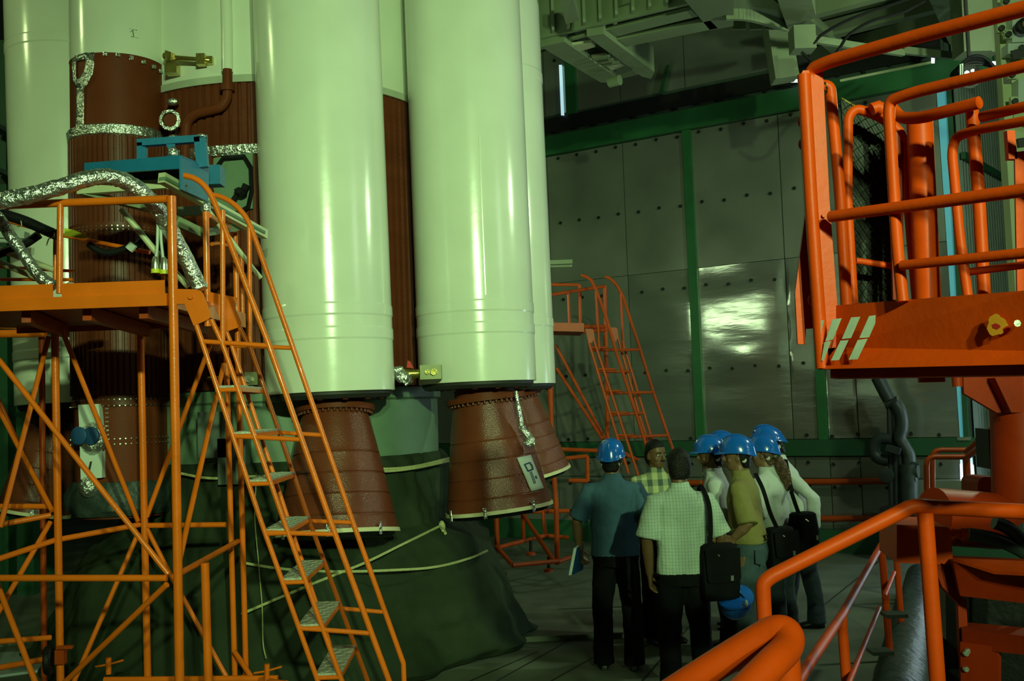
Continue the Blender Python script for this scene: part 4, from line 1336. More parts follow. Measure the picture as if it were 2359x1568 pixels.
# chassis of the lift
YL = 4.3
hd = build('drive_box', MB().slab(bend([at(x, y, YL) for x, y in ((2066, 1208), (2190, 1214), (2196, 1300), (2066, 1296))], .02), (.05, .35, 0)), LF, lift, smooth=False)
build('turntable', MB().tube([at(2150, 1188, YL + .6), at(2300, 1200, YL + .7)], .13, 20), LD, lift)
build('cable_gland', MB().tube([at(2194, 1226, YL + .05), at(2218, 1228, YL + .05)], .016, 10).tube([at(2212, 1227, YL + .05), at(2228, 1229, YL + .05)], .022, 6), LF, lift)
for pts in ([(2228, 1230), (2270, 1236), (2310, 1248), (2359, 1272), (2420, 1310)], [(2290, 1202), (2320, 1214), (2345, 1236), (2370, 1275)]):
    tp('hose', spl([at(x, y, YL + .1) for x, y in pts], 6), .028, M['valve'], lift, 12)
build('chassis_beam', MB().slab([at(2196, 1296, YL - .1), at(2470, 1310, YL - .5), at(2470, 1402, YL - .5), at(2212, 1372, YL - .1)], (.05, .2, 0)), LD, lift, smooth=False)
build('chassis_flange', MB().slab([at(2196, 1292, YL - .1), at(2470, 1304, YL - .5), at(2470, 1332, YL - .62), at(2290, 1322, YL - .3)], (0, 0, .012)), LF, lift, smooth=False)
build('chassis_web', MB().slab([at(2150, 1298, YL), at(2214, 1298, YL), at(2216, 1380, YL), at(2206, 1388, YL), at(2170, 1350, YL)], (0, .05, 0)), LD, lift, smooth=False)
build('chassis_leg', MB().slab([at(2206, 1380, YL), at(2226, 1380, YL), at(2236, 1580, YL), at(2216, 1580, YL)], (.03, .1, 0)), LD, lift, smooth=False)
build('chassis_beam', MB().slab([at(2216, 1450, YL - .05), at(2470, 1475, YL - .5), at(2470, 1520, YL - .5), at(2218, 1492, YL - .05)], (.05, .15, 0)), LD, lift, smooth=False)
build('chassis_plate', MB().slab([at(2212, 1478, YL - .08), at(2300, 1490, YL - .2), at(2300, 1600, YL - .2), at(2214, 1600, YL - .08)], (.02, .02, 0)), LD, lift, smooth=False)
for x, y in ((2224, 1504), (2228, 1498), (2224, 1540)):
    build('bolt', MB().lathe([(.012, 0), (.01, .012)], at(x, y, YL - .1), (0, -1, 0), 8), M['steel'], lift)
build('dark_filler_box', MB().slab([at(2232, 1330, YL + .35), at(2480, 1340, YL + .2), at(2480, 1620, YL + .2), at(2236, 1620, YL + .35)], (.1, .5, 0)), M['black'], lift, smooth=False)  # black box added to darken the bright floor gap between the chassis beams
build('axle', MB().tube([at(2300, 1420, YL + .4), at(2420, 1430, YL + .3)], .1, 18), M['black'], lift)
for a, b in (((2160, 1480), (2210, 1522)), ((2150, 1526), (2212, 1524)), ((2160, 1548), (2215, 1590))):
    build('outrigger', MB().bar(at(*a, YL + .2), at(*b, YL + .1), .04, .05), M['black'], lift, smooth=False)
wp = build('white_sheet', MB().slab([at(2160, 1345, YL + 1.0), at(2214, 1388, YL + 1.0), at(2222, 1530, YL + 1.0), at(2160, 1520, YL + 1.0)], (0, .02, 0)), M['cream'], smooth=False)
tag(wp, 'pale cream metal sheet standing on the floor behind the lift chassis', 'sheet')
# control handle post in the basket
build('control_post', MB().slab([at(2320, 300, 2.75), at(2338, 300, 2.75), at(2344, 366, 2.75), at(2324, 366, 2.75)], (0, .02, 0)).slab([at(2338, 350, 2.75), at(2420, 340, 2.75), at(2430, 690, 2.75), at(2344, 690, 2.75)], (.02, .05, 0)), LF, lift, smooth=False)

# ================================================================ foreground hand rails
RA = M['lift']
fg = thing('hand_rail', 'thick orange hand rail sloping across the lower right foreground', 'railing', V((1.2, 3.2, .4)))
tp('rail', bend([at(1762, 1450, 3.2), at(1757, 1344, 3.2), at(1775, 1328, 3.2), at(2106, 1163, 3.2), at(2150, 1168, 3.2), at(2359, 1178, 3.1), at(2480, 1184, 3.0)], .03, 4), .0225, RA, fg, 18)
a = at(2131, 1180, 3.2)
tp('post', [a, V((a.x + .02, a.y, .35))], .0235, RA, fg, 18)
a = at(1762, 1440, 3.2)
tp('post', [a, V((a.x + .005, a.y, .35))], .0225, RA, fg, 18)
lp = thing('looped_rail_end', 'looped end of a thick orange rail at the bottom edge, nearest the camera', 'railing', V((.5, 1.6, 1.0)))
pts = [at(1480, 1640, 1.62), at(1600, 1562, 1.6), at(1740, 1476, 1.58), at(1790, 1452, 1.57), at(1815, 1462, 1.56), at(1812, 1492, 1.54), at(1776, 1530, 1.5), at(1700, 1606, 1.46), at(1640, 1670, 1.42)]
tp('rail', spl(pts, 6), .0225, RA, lp, 20)
a = at(1806, 1480, 1.57)
tp('post', [a, V((a.x + .01, a.y + .01, a.z - .5))], .0215, RA, lp, 18)
# farther floor guard rail
g3 = thing('guard_railing', 'orange guard railing along the floor channel, right of the visitors', 'railing', V((1.8, 5.2, 0)))
YG = lambda y: F * 1.06 / (y - 907)
def gp(x, y, Y=None):
    return at(x, y, Y or YG(y))
tp('rail', [gp(2056, 1222), gp(2030, 1255), gp(1940, 1416)], .022, RA, g3, 12)
tp('rail', [gp(1940, 1416), gp(1856, 1540), gp(1820, 1600)], .022, RA, g3, 12)
for x, y in ((2031, 1258), (1939, 1420), (2060, 1218)):
    a = gp(x, y)
    tp('post', [a, V((a.x + .02, a.y, .02))], .024, RA, g3, 12)
tp('lower_rail', [at(2060, 1318, 7.6), at(2038, 1372, 7.0)], .014, RA, g3, 10)
tp('lower_rail', [at(2026, 1400, 6.6), at(1957, 1568, 4.9), at(1940, 1610, 4.6)], .014, RA, g3, 10)
for x, y in ((2028, 1500), (2060, 1415)):
    build('base_plate', MB().box(gp(x, y, 6.2) , (.12, .12, .02)), M['plate'], g3, smooth=False)
# plastic wrapped duct on the floor
dp = [V((p.x, p.y, .16)) for p in (onz(2070, 1640, .16), onz(2088, 1520, .16), onz(2104, 1430, .16), onz(2122, 1330, .16))]
o = build('wrapped_duct', MB().tube(spl(dp, 8), .15, 18, True, lambda i, j: 1 + .06 * noise.noise(V((i * .7, math.cos(j * .35) * 2, math.sin(j * .35) * 2)))), M['wrap'])
tag(o, 'dark plastic wrapped duct lying on the floor beside the thick orange post', 'duct')
# rails and white cabinet in front of the opening, far right
r4 = thing('guard_railing', 'distant orange railing in front of the bright doorway, far right', 'railing', V((4.6, 10.6, 0)))
for px, Y in (([(2148, 1180), (2148, 1036), (2225, 1036)], [10.6, 10.6, 10.6]), ([(2136, 1190), (2134, 1052), (2226, 1052)], [10, 10, 10])):
    tp('rail', bend([at(*p, y) for p, y in zip(px, Y)], .08, 3), .026, O2, r4, 10)
tp('rail', [at(2226, 1040, 10.4), at(2292, 982, 9)], .026, O2, r4, 10)
tp('rail', [at(2226, 1054, 10), at(2294, 1006, 8.6)], .026, O2, r4, 10)
tp('post', [at(2226, 1045, 10.2), at(2231, 1190, 10.2)], .035, O2, r4, 10)
tp('rail', [at(2160, 1146, 10.3), at(2230, 1148, 10.3)], .022, O2, r4, 10)
tp('tie_rope', spl([at(2146, 1128, 9.9), at(2160, 1126, 9.9), at(2158, 1136, 9.9), at(2146, 1138, 9.9), at(2160, 1144, 9.9), at(2158, 1156, 9.9)], 4), .01, M['rope'], r4, 6)
cb2 = build('white_cabinet', MB().slab([onwall(2110, 1108, .35), onwall(2216, 1107, .35), onwall(2222, 1190, .35), onwall(2114, 1190, .35)], WN * -.28), M['panel'], smooth=False)
tag(cb2, 'low pale metal cabinet against the wall behind the distant railing', 'cabinet')
# red pipes along the wall foot
for y, lab in ((1108, 'upper of two red pipes running low along the metal wall'), (1193, 'lower of two red pipes running low along the metal wall')):
    o = build('wall_pipe', MB().tube([onwall(1560, y + 4, .14), onwall(2052, y, .14)], .04, 10), M['redtag'] if y < 0 else O2)
    tag(o, lab, 'pipe')
# ================================================================ dark pipe valve assembly at the wall
vv = thing('valve_assembly', 'dark grey pipe and valve assembly standing against the metal wall', 'valve', V((onwall(2060, 1180, .5).x, onwall(2060, 1180, .5).y, .3)))
VM = M['valve']
def vp(px, py, off=.5):
    return onwall(px, py, off)
for x0, x1 in ((2048, 2054), (2060, 2066), (2072, 2076)):
    tp('riser', [vp(x0, 925), vp(x1, 1172)], .03, VM, vv, 10)
tp('bent_pipe', spl([vp(2022, 868), vp(2036, 896), vp(2050, 922)], 4), .085, VM, vv, 12)
tp('bent_pipe', spl([vp(2062, 928), vp(2074, 950), vp(2078, 980), vp(2072, 1008), vp(2084, 1030), vp(2094, 1050), vp(2094, 1080)], 5), .08, VM, vv, 12)
tp('elbow', spl([vp(2056, 1012), vp(2030, 1010), vp(2016, 1024), vp(2014, 1042), vp(2026, 1056), vp(2048, 1060)], 6), .075, VM, vv, 12)
tp('body', [vp(2094, 1070), vp(2094, 1150)], .11, VM, vv, 16)
build('flange', MB().tube([vp(2080, 1084), vp(2116, 1084)], .09, 16).tube([vp(2084, 1102), vp(2112, 1102)], .075, 16), VM, vv)
build('clamp', MB().bar(vp(2042, 1030, .62), vp(2074, 1040, .62), .05, .08), VM, vv, smooth=False)
build('clamp', MB().tube([vp(2040, 930), vp(2070, 924)], .07, 10), VM, vv)
tp('lever', [vp(2098, 1064, .6), vp(2119, 1069, .6)], .015, VM, vv, 8)
build('wheel', MB().lathe([(.05, 0), (.09, .01), (.09, .04), (.05, .05)], vp(2044, 1094, .62), WN, 18), VM, vv)
build('foot', MB().slab([vp(2026, 1168, .7), vp(2110, 1160, .7), vp(2116, 1230, .7), vp(2026, 1230, .7)], WN * -.3), M['dark'], vv, smooth=False)
# ================================================================ overhead gantry platform (cream green steel)
GM, GD = M['girder'], M['girder_dark']
gt = thing('overhead_platform', 'cream green folding work platform of girders and ring segments, overhead', 'gantry', onz(1500, 60, 6.0))
ZG = 5.95
def gz(px, py, dz=0):
    return onz(px, py, ZG + dz)
def gslab(name, px, h, m=GM, dz=0):
    return build(name, MB().slab([gz(*p, dz) for p in px], (0, 0, h)), m, gt, smooth=False)
# long girder running parallel with the wall: bottom flange, web, top
gslab('girder_flange', [(1150, 130), (1592, 23), (1608, 38), (1388, 92), (1375, 78), (1160, 140)], .04)
wA, wB = gz(1150, 118), gz(1640, 2)
build('girder_web', MB().bar(wA + V((0, 0, .35)), wB + V((0, 0, .35)), .05, .66), GM, gt, smooth=False)
for k in range(9):
    p = wA.lerp(wB, .2 + k * .075)
    build('stiffener', MB().bar(p + V((0, -.06, .05)), p + V((0, -.06, .6)), .03, .14, (0, 1, 0)), GM, gt, smooth=False)
# second girder behind
wC, wD = gz(1392, 104), gz(1645, 52)
build('girder_flange', MB().bar(wC, wD, .26, .04), GM, gt, smooth=False)
build('girder_web', MB().bar(wC + V((0, .1, .2)), wD + V((0, .1, .2)), .05, .4), GM, gt, smooth=False)
# deck plate above
gslab('deck_plate', [(1140, -40), (1180, 30), (1640, -70), (1760, -20), (1850, -120), (1300, -260)], .03, GD, .55)
# two slanting folding arms with slots
for px in ([(1352, 84), (1390, 78), (1508, 166), (1500, 182), (1478, 176)], [(1246, 108), (1300, 96), (1420, 178), (1414, 190), (1384, 190)]):
    build('folding_arm', MB().slab([gz(*p, -.06) for p in px], (0, 0, .3)), GM, gt, smooth=False)
gslab('arm_web', [(1300, 96), (1352, 84), (1470, 172), (1420, 184)], .03, GD, .12)
for px in ([(1318, 104), (1362, 98), (1372, 108), (1330, 120)], [(1362, 132), (1392, 128), (1440, 152), (1410, 162)]):
    gslab('slot_plate', px, .03, M['cream'], -.04)
for a, b in (((1368, 137), (1404, 129)), ((1378, 143), (1412, 137)), ((1388, 150), (1426, 144))):
    build('slot_bar', MB().bar(gz(*a, -.09), gz(*b, -.09), .03, .03), GD, gt, smooth=False)
build('roller', MB().tube([gz(1404, 190, -.2), gz(1428, 184, -.2)], .06, 16), GM, gt)
# ring segments around the rocket
for r0, px0, py0, py1 in ((0, 1236, 68, 0), (1, 1236, 46, -30)):
    pts = spl([gz(1236, 68 - r0 * 22, .3), gz(1300, 52 - r0 * 20, .3), gz(1380, 26 - r0 * 18, .3), gz(1450, -6 - r0 * 20, .3)], 6)
    mb = MB()
    for a_, b_ in zip(pts, pts[1:]):
        mb.bar(a_, b_, .06, .3)
    build('ring_segment', mb, GM, gt, smooth=False)
build('cross_beam', MB().slab([gz(1286, -10, .1), gz(1318, -10, .1), gz(1334, 47, -.02), gz(1304, 56, -.02)], (0, 0, .12)), GD, gt, smooth=False)
# wide beam crossing at the centre
gslab('cross_beam', [(1560, -20), (1690, -60), (1690, 60), (1636, 70)], .25, GD, -.02)
# bracket with curved underside and hanger posts
cv = [gz(x, y, .05) for x, y in ((1676, 30), (1700, 32), (1740, 36), (1770, 48), (1812, 66), (1830, 40), (1770, -10), (1676, 0))]
build('curved_bracket', MB().slab(cv, (0, 0, .06)), GM, gt, smooth=False)
cw = spl([gz(1672, 44, -.05), gz(1710, 44, -.05), gz(1745, 50, -.05), (gz(1812, 70, -.05))], 4)
mb = MB()
for a_, b_ in zip(cw, cw[1:]):
    mb.bar(a_ + V((0, 0, .15)), b_ + V((0, 0, .15)), .05, .32)
build('curved_web', mb, GM, gt, smooth=False)
for x in (1700, 1740, 1775):
    p = gz(x, 44, .1)
    build('stiffener', MB().bar(p + V((0, -.02, -.12)), p + V((0, -.02, .3)), .14, .03, (0, 1, 0)), GM, gt, smooth=False)
gslab('cross_beam', [(1770, -60), (1850, -80), (1880, 40), (1816, 70)], .2, GD, -.05)
# vertical hanger column ending above the daylight slots
hx = [(1766, 60), (1838, 60), (1842, 180), (1790, 190)]
build('hanger_column', MB().slab([at(x, y, 11.6) for x, y in ((1768, 56), (1822, 60), (1842, 173), (1788, 182))], (0, .25, 0)), GM, gt, smooth=False)
build('hanger_flange', MB().bar(at(1772, 60, 11.55), at(1790, 184, 11.55), .06, .12, (0, 1, 0)), GM, gt, smooth=False)
build('hanger_box', MB().box(at(1848, 92, 10.6), (.22, .22, .24)), GM, gt, smooth=False)
build('tie_plate', MB().bar(at(1826, 84, 10.6), at(2080, 122, 11.6), .05, .07), GM, gt, smooth=False)
build('tie_plate', MB().bar(at(2080, 116, 11.6), at(2210, 130, 12), .05, .08), GD, gt, smooth=False)
# ------------------------------------------------ roof deck ribs at the upper right
rf = thing('roof_deck', 'green steel roof decking with joists, upper right behind the basket', 'roof', onz(2000, 60, 6.6))
def rz(px, py, z=6.6):
    return onz(px, py, z)
build('deck_sheet', MB().slab([rz(1820, 110, 6.75), rz(2200, 170, 6.75), rz(2330, 60, 6.75), rz(2300, -160, 6.75), rz(1830, -120, 6.75)], (0, 0, .05)), GD, rf, smooth=False)
for a, b, m_ in (((1800, 40), (2360, -110), GM), ((1830, 90), (2380, -50), GD), ((1870, 132), (2340, 0), GM), ((1960, 150), (2300, 60), GD), ((2090, 150), (2310, 95), GM)):
    build('joist', MB().bar(rz(*a), rz(*b), .14, .2), m_, rf, smooth=False)
for a, b in (((1850, 40), (1990, 160)), ((2150, -40), (2230, 150))):
    build('purlin', MB().bar(rz(*a, 6.5), rz(*b, 6.5), .18, .12), GM, rf, smooth=False)
p = at(2218, 100, 11.2)
build('post', MB().bar(at(2232, -20, 11.2), at(2240, 128, 11.2), .3, .3, (0, 1, 0)), GD, rf, smooth=False)
build('post', MB().bar(at(2262, -20, 11.4), at(2276, 126, 11.4), .16, .2, (0, 1, 0)), GD, rf, smooth=False)
build('daylight_edge', MB().bar(at(1936, 186, 12.2), at(2144, 144, 11.6), .02, .025), M['cream'], rf, smooth=False)
# cables draped under the roof
for i, pts in enumerate(([(1874, 102), (1896, 78), (1960, 44), (2050, 12), (2110, -8)], [(1918, 134), (1936, 108), (1958, 78), (2010, 48), (2080, 28), (2130, 2)], [(1846, 120), (1880, 146), (1916, 140), (1936, 110)])):
    o = build('cable', MB().tube(spl([at(x, y, 10.5) for x, y in pts], 6), .016, 7), M['black'])
    tag(o, ('black cable draped along the roof joists toward the top edge, upper of two', 'black cable draped along the roof joists, lower of two with a loop', 'short black cable looping below the square hanger box')[i], 'cable')
o = build('cable', MB().tube(spl([at(x, y, 12.3) for x, y in ((2137, 22), (2160, 24), (2190, 36), (2225, 52))], 5), .03, 7).tube(spl([at(x, y, 12.3) for x, y in ((2140, 24), (2170, 32), (2215, 46))], 5), .02, 7), M['black'])
tag(o, 'thick black cable hank hanging under the roof above the basket rail', 'cable')
# floodlight with wire guard and coiled cable
fl_ = thing('flood_lamp', 'lit flood lamp with coiled black cables, seen between the top rails of the basket', 'lamp', at(2240, 165, 10.8))
tp('bracket', [at(2244, 160, 10.8) + V((0, .1, 0)), V((at(2244, 160, 10.8).x, at(2244, 160, 10.8).y + .1, 6.62))], .02, M['dark'], fl_, 8)
build('housing', MB().lathe([(.03, .0), (.13, .1), (.14, .12), (.12, .13), (.03, .05)], at(2238, 170, 10.8) + V((0, .16, 0)), (-.1, -1, 0), 20), M['dark'], fl_)
build('lamp_glass', MB().lathe([(.022, 0), (.022, .012)], at(2227, 168, 10.6), (-.1, -1, 0), 14), M['lampglass'], fl_)
build('lamp_glass', MB().lathe([(.016, 0), (.016, .012)], at(2240, 163, 10.6), (-.1, -1, 0), 12), M['lampglass'], fl_)
build('guard_plate', MB().slab([at(2211, 148, 10.6), at(2219, 146, 10.6), at(2218, 172, 10.6), at(2211, 173, 10.6)], (0, .01, 0)), M['boxwhite'], fl_, smooth=False)
for k in range(5):
    pts = [at(2250 + (44 + k * 4) * math.cos(a), 178 + (50 - k * 5) * math.sin(a), 10.7 + k * .03) for a in [math.pi * (1.02 + .96 * j / 10) for j in range(11)]]
    tp('coil', spl(pts, 3), .014, M['black'], fl_, 6)
wg = MB()
for k in range(-3, 4):
    wg.tube([at(2230 + k * 5, 148, 10.55), at(2230 + k * 5, 186, 10.55)], .004, 4)
build('wire_guard', wg, M['dark'], fl_, kind='stuff')
# cream column with junction boxes at the right edge
cc = thing('equipment_column', 'cream steel column carrying white junction boxes at the right edge', 'column', V((at(2340, 200, 7.2).x, 7.2, 0)))
build('column_web', MB().slab([at(2296, -30, 7.2), at(2318, -30, 7.2), at(2334, 276, 7.2), at(2314, 278, 7.2)], (.02, .12, 0)), M['creamsteel'], cc, smooth=False)
build('column_web', MB().slab([at(2318, -30, 7.25), at(2480, -40, 7.25), at(2490, 320, 7.25), at(2336, 280, 7.25)], (.0, .12, 0)), M['creamsteel'], cc, smooth=False)
c0 = build('column_foot', MB().slab([at(2314, 278, 7.3), at(2480, 300, 7.3), V((at(2480, 300, 7.3).x, 7.3, .01)), V((at(2314, 278, 7.3).x, 7.3, .01))], (0, .1, 0)), M['creamsteel'], cc, smooth=False)
for (x0, y0, x1, y1) in ((2332, 40, 2420, 98), (2322, 100, 2420, 124), (2346, 182, 2440, 236)):
    j = build('junction_box', MB().slab([at(x0, y0, 7.1), at(x1, y0 - 4, 7.1), at(x1, y1 - 4, 7.1), at(x0, y1, 7.1)], (0, .12, 0)), M['boxwhite'], cc, smooth=False)
jk = build('gland', MB().lathe([(.05, 0), (.05, .04), (.03, .045)], at(2355, 62, 7.05), (0, -1, 0), 18), M['black'], j)
build('gland_core', MB().lathe([(.028, 0), (.028, .06)], at(2355, 62, 7.05), (0, -1, 0), 14), M['brass'], j)
for x, y in ((2317, 4), (2322, 80), (2352, 111), (2331, 173), (2337, 234), (2306, 66)):
    p = build('bolt_plate', MB().box(at(x, y, 7.12), (.06, .03, .06)), M['creamsteel'], cc, smooth=False)
    build('bolt', MB().lathe([(.02, 0), (.02, .02), (.008, .022)], at(x, y, 7.1), (0, -1, 0), 12), M['dark'], p)
for a, b in (((2330, 128), (2359, 120)), ((2344, 330), (2359, 328))):
    build('label_bar', MB().bar(at(*a, 7.1), at(*b, 7.1), .03, .06), M['dark'], cc, smooth=False)
# ================================================================ dark plant at the far left edge
pl = thing('steel_gantry', 'dark green steel frame with cross pipes in the gloom at the left edge', 'gantry', V((-6.6, 12.5, 0)))
for x, y in ((4, 13.0), (60, 13.0), (110, 14.0)):
    a = at(x, 300, y)
    build('column', MB().box((a.x, y, 3.4), (.2, .2, 6.8)), M['green2'], pl, smooth=False)
for z, r in ((1.5, .06), (2.1, .05), (2.7, .07), (3.6, .05), (4.6, .06)):
    tp('cross_pipe', [V((-8.8, 13, z)), V((-4.2, 13.6, z))], r, M['green'] if r > .055 else M['steel'], pl, 8)
for a, b in (((0, 290), (18, 300)), ((0, 380), (20, 400)), ((0, 460), (18, 470))):
    build('shelf', MB().bar(at(a[0] - 40, a[1], 12.5), at(*b, 12.5), .5, .05), M['wallb'], pl, smooth=False)
# ================================================================ people
TEX = bpy.data.textures.new('cloth_folds', 'CLOUDS')
TEX.noise_scale = .16
TEX.noise_depth = 2


def remesh(o, vox, it=3, folds=0):
    m = o.modifiers.new('union', 'REMESH')
    m.mode = 'VOXEL'
    m.voxel_size = vox
    m.use_smooth_shade = True
    if it:
        s_ = o.modifiers.new('soft', 'SMOOTH')
        s_.iterations = it
        s_.factor = .5
    if folds:
        d = o.modifiers.new('folds', 'DISPLACE')
        d.texture = TEX
        d.strength = folds
        d.texture_coords = 'LOCAL'
        d.mid_level = .5


def hrings(spec, n=20, ex=2.0):
    """horizontal super-ellipse rings: (z, rx, ry, cx, cy)"""
    out = []
    for z, rx, ry, cx, cy in spec:
        r = []
        for j in range(n):
            a = 2 * math.pi * j / n
            c, s = math.cos(a), math.sin(a)
            q = (abs(c) ** ex + abs(s) ** ex) ** (-1 / ex)
            r.append(V((cx + rx * c * q, cy + ry * s * q, z)))
        out.append(r)
    return out


def hand(mb, W, d, wv, curl=.5, side=1):
    """palm with four fingers and a thumb; d along the hand, wv across towards the thumb"""
    d = d.normalized()
    wv = (wv - d * wv.dot(d)).normalized()
    nrm = d.cross(wv).normalized() * side
    k = 9
    rs = []
    for t, wd, th in ((-.01, .026, .022), (.02, .034, .017), (.06, .043, .016), (.088, .042, .013)):
        c = W + d * t
        rs.append([c + wv * (wd * math.cos(2 * math.pi * j / 12)) + nrm * (th * math.sin(2 * math.pi * j / 12)) for j in range(12)])
    mb.rings(rs)
    for i, (o, L) in enumerate(((.034, .068), (.0115, .078), (-.0115, .073), (-.034, .058))):
        p = W + d * .075 + wv * o
        pts = [p]
        ang = curl * .45
        for f in (.46, .3, .24):
            ang += curl * .45
            p = p + (d * math.cos(ang) + nrm * math.sin(ang)) * (L * f + (.012 if f > .4 else 0))
            pts.append(p)
        mb.tube(pts, [.0095, .009, .0082, .0068], 8)
    b = W + d * .022 + wv * .03
    pts = [b, b + (wv * .8 + d * .75 + nrm * .15).normalized() * .034, b + (wv * .75 + d * .95 + nrm * .5).normalized() * .064, b + (wv * .5 + d * 1.1 + nrm * .8).normalized() * .088]
    mb.tube(pts, [.0125, .0115, .0098, .008], 8)


HEAD = [(0.0, .026, .030, 0, .046), (.015, .042, .046, 0, .040), (.035, .056, .062, 0, .026), (.06, .064, .076, 0, .013), (.09, .070, .086, 0, .003), (.12, .074, .091, 0, .0), (.15, .076, .093, 0, -.003),
        (.18, .072, .088, 0, -.007), (.205, .060, .072, 0, -.010), (.225, .040, .048, 0, -.012), (.235, .012, .016, 0, -.012)]


def person(label, base, H, phi, shirt, trousers, skin, sleeve=.55, larm=None, rarm=None, helmet=True, head_yaw=0, head_pitch=0, lean=0, girth=1.0, hair=M['hair'], curlL=.5, curlR=.5,
           legs=((-.1, 0), (.1, 0)), tie=False, face=False, ponytail=False, tuck=True, detail=.0068, longhair=False, shsc=1.0):
    s = H / 1.72
    base = V(base)
    Rz = Matrix.Rotation(math.radians(phi - 90), 3, 'Z')
    root = thing('person', label, 'person', base, 'visitors gathered beside the rocket')

    def T(p):
        p = V(p)
        y = p.y + (lean * max(0, p.z - .9))
        return base + Rz @ (V((p.x, y, p.z)) * s)
    Hy, Hp = Matrix.Rotation(math.radians(head_yaw), 3, 'Z'), Matrix.Rotation(math.radians(head_pitch), 3, 'X')
    NB = V((0, -.005, 1.485))

    def Th(p):
        """head space (origin under the chin, on the neck axis) to world"""
        return T(NB + Hy @ (Hp @ V(p)))

    def mk(mb, f):
        o = MB()
        o.v = [f(p) for p in mb.v]
        o.f = mb.f
        return o

    def merge(*mbs):
        o = MB()
        for m in mbs:
            o.add(m.v, m.f)
        return o
    sh = .185 * shsc
    larm = larm or ((-.25, -.02, 1.12), (-.25, .05, .87))
    rarm = rarm or ((.25, -.02, 1.12), (.25, .05, .87))
    g = girth
    # ---------------- body: one surface
    b = MB()
    b.rings(hrings([(.84, .11, .09, 0, 0), (.9, .145 * g, .10 * g, 0, 0), (1.0, .135 * g, .095 * g, 0, .005), (1.12, .135 * g, .095 * g, 0, .005), (1.25, .145, .095, 0, 0), (1.33, .135, .085, 0, -.01), (1.40, .085, .06, 0, -.015), (1.455, .062, .058, 0, -.012)]))
    b.tube([(0, -.02, 1.40), (0, -.012, 1.47), (0, .0, 1.56)], [.06, .056, .056], 14)
    for sd, (hx, fy) in zip((-1, 1), legs):
        b.tube([(sd * .08, 0, .9), (sd * .085 + hx * .1, fy * .3 + .01, .68), (hx * .98, fy * .55 + .015, .49), (hx, fy * .85 - .01, .28), (hx, fy, .07)], [.085, .078, .056, .05, .038], 12)
    for sd, (E, W), curl in ((-1, larm, curlL), (1, rarm, curlR)):
        E, W = V(E), V(W)
        Sh = V((sd * (sh - .008), -.01, 1.37))
        b.tube([V((sd * .12, -.01, 1.39)), Sh, Sh.lerp(E, .5), E, E.lerp(W, .35), W], [.038, .04, .042, .040, .041, .027], 12)
        d = (W - E).normalized()
        hand(b, W + d * .01, d, V((-sd * .35, 1, 0)), curl, -sd)
    body = mk(b, T)
    hd = MB()
    hd.rings(hrings(HEAD, 22, 2.15))
    hd.tube([(0, .085, .128), (0, .100, .105), (0, .113, .083), (0, .100, .072)], [.008, .011, .0135, .009], 9)      # nose
    hd.ell((-.011, .099, .078), .009, .011, .008).ell((.011, .099, .078), .009, .011, .008)
    hd.ell((0, .089, .054), .022, .010, .0055).ell((0, .087, .045), .019, .010, .006)          # lips
    hd.ell((0, .068, .012), .022, .018, .016)                                               # chin
    hd.ell((-.030, .079, .132), .026, .012, .007).ell((.030, .079, .132), .026, .012, .007)  # brow
    hd.ell((-.045, .060, .078), .018, .018, .018).ell((.045, .060, .078), .018, .018, .018)  # cheeks
    for q in (-1, 1):
        hd.ell((q * .076, -.006, .095), .008, .019, .031, Matrix.Rotation(q * .3, 3, 'Z'))
    body = merge(body, mk(hd, Th))
    bo_ = build('body', body, skin, root)
    remesh(bo_, detail, 2)
    # ---------------- eyes, brows, moustache
    if face:
        for q in (-1, 1):
            e = build('eye', mk(MB().ell((q * .031, .0785, .115), .0135, .009, .0085), Th), M['eye'], root)
            build('iris', mk(MB().ell((q * .031 + .003, .0868, .115), .006, .003, .0065), Th), M['dark'], e)
            build('eyebrow', mk(MB().tube([(q * .013, .094, .131), (q * .03, .0935, .137), (q * .05, .078, .132)], [.003, .0045, .0025], 6), Th), M['hair'], root)
        build('moustache', mk(MB().tube([(-.028, .088, .058), (-.014, .1005, .066), (0, .104, .066), (.014, .1005, .066), (.028, .088, .058)], [.003, .0058, .006, .0058, .003], 7), Th), M['hair'], root)
    # ---------------- hair
    hs = [(.03, .055, .035, 0, -.052), (.06, .070, .045, 0, -.050), (.09, .0775, .055, 0, -.044), (.115, .0805, .062, 0, -.040), (.14, .083, .070, 0, -.032), (.165, .082, .090, 0, -.013), (.19, .077, .092, 0, -.010), (.212, .066, .08, 0, -.012), (.232, .045, .055, 0, -.014), (.246, .015, .02, 0, -.014)]
    if helmet:
        hs = [(.02, .052, .035, 0, -.055)] + hs[1:6] + [(.18, .076, .085, 0, -.012)]
    h = build('hair', mk(MB().rings(hrings(hs, 22)), Th), hair, root)
    remesh(h, .008, 2, .006)
    # ---------------- helmet
    if helmet:
        put_helmet(root, Th, M['helmet'])
    if ponytail:
        pts = [(0, -.085, .10), (0, -.115, .085), (.01, -.125, .03), (.02, -.13, -.04), (.03, -.13, -.11), (.035, -.135, -.17), (.036, -.13, -.20)]
        rad = [.018, .024, .045, .055, .052, .035, .010]
        sp_ = [Th(p) for p in pts]
        mbp = MB().tube(spl(sp_, 5), [rad[min(6, i // 5)] * (1 - (i % 5) / 5) + rad[min(6, i // 5 + 1)] * ((i % 5) / 5) for i in range(31)], 16, True, lambda i, j: 1 + .3 * noise.noise(V((i * .9, j * 1.3, 4))))
        pt_ = build('ponytail', mbp, hair, root, label='long curly brown ponytail')
        rng = random.Random(5)
        cm = MB()
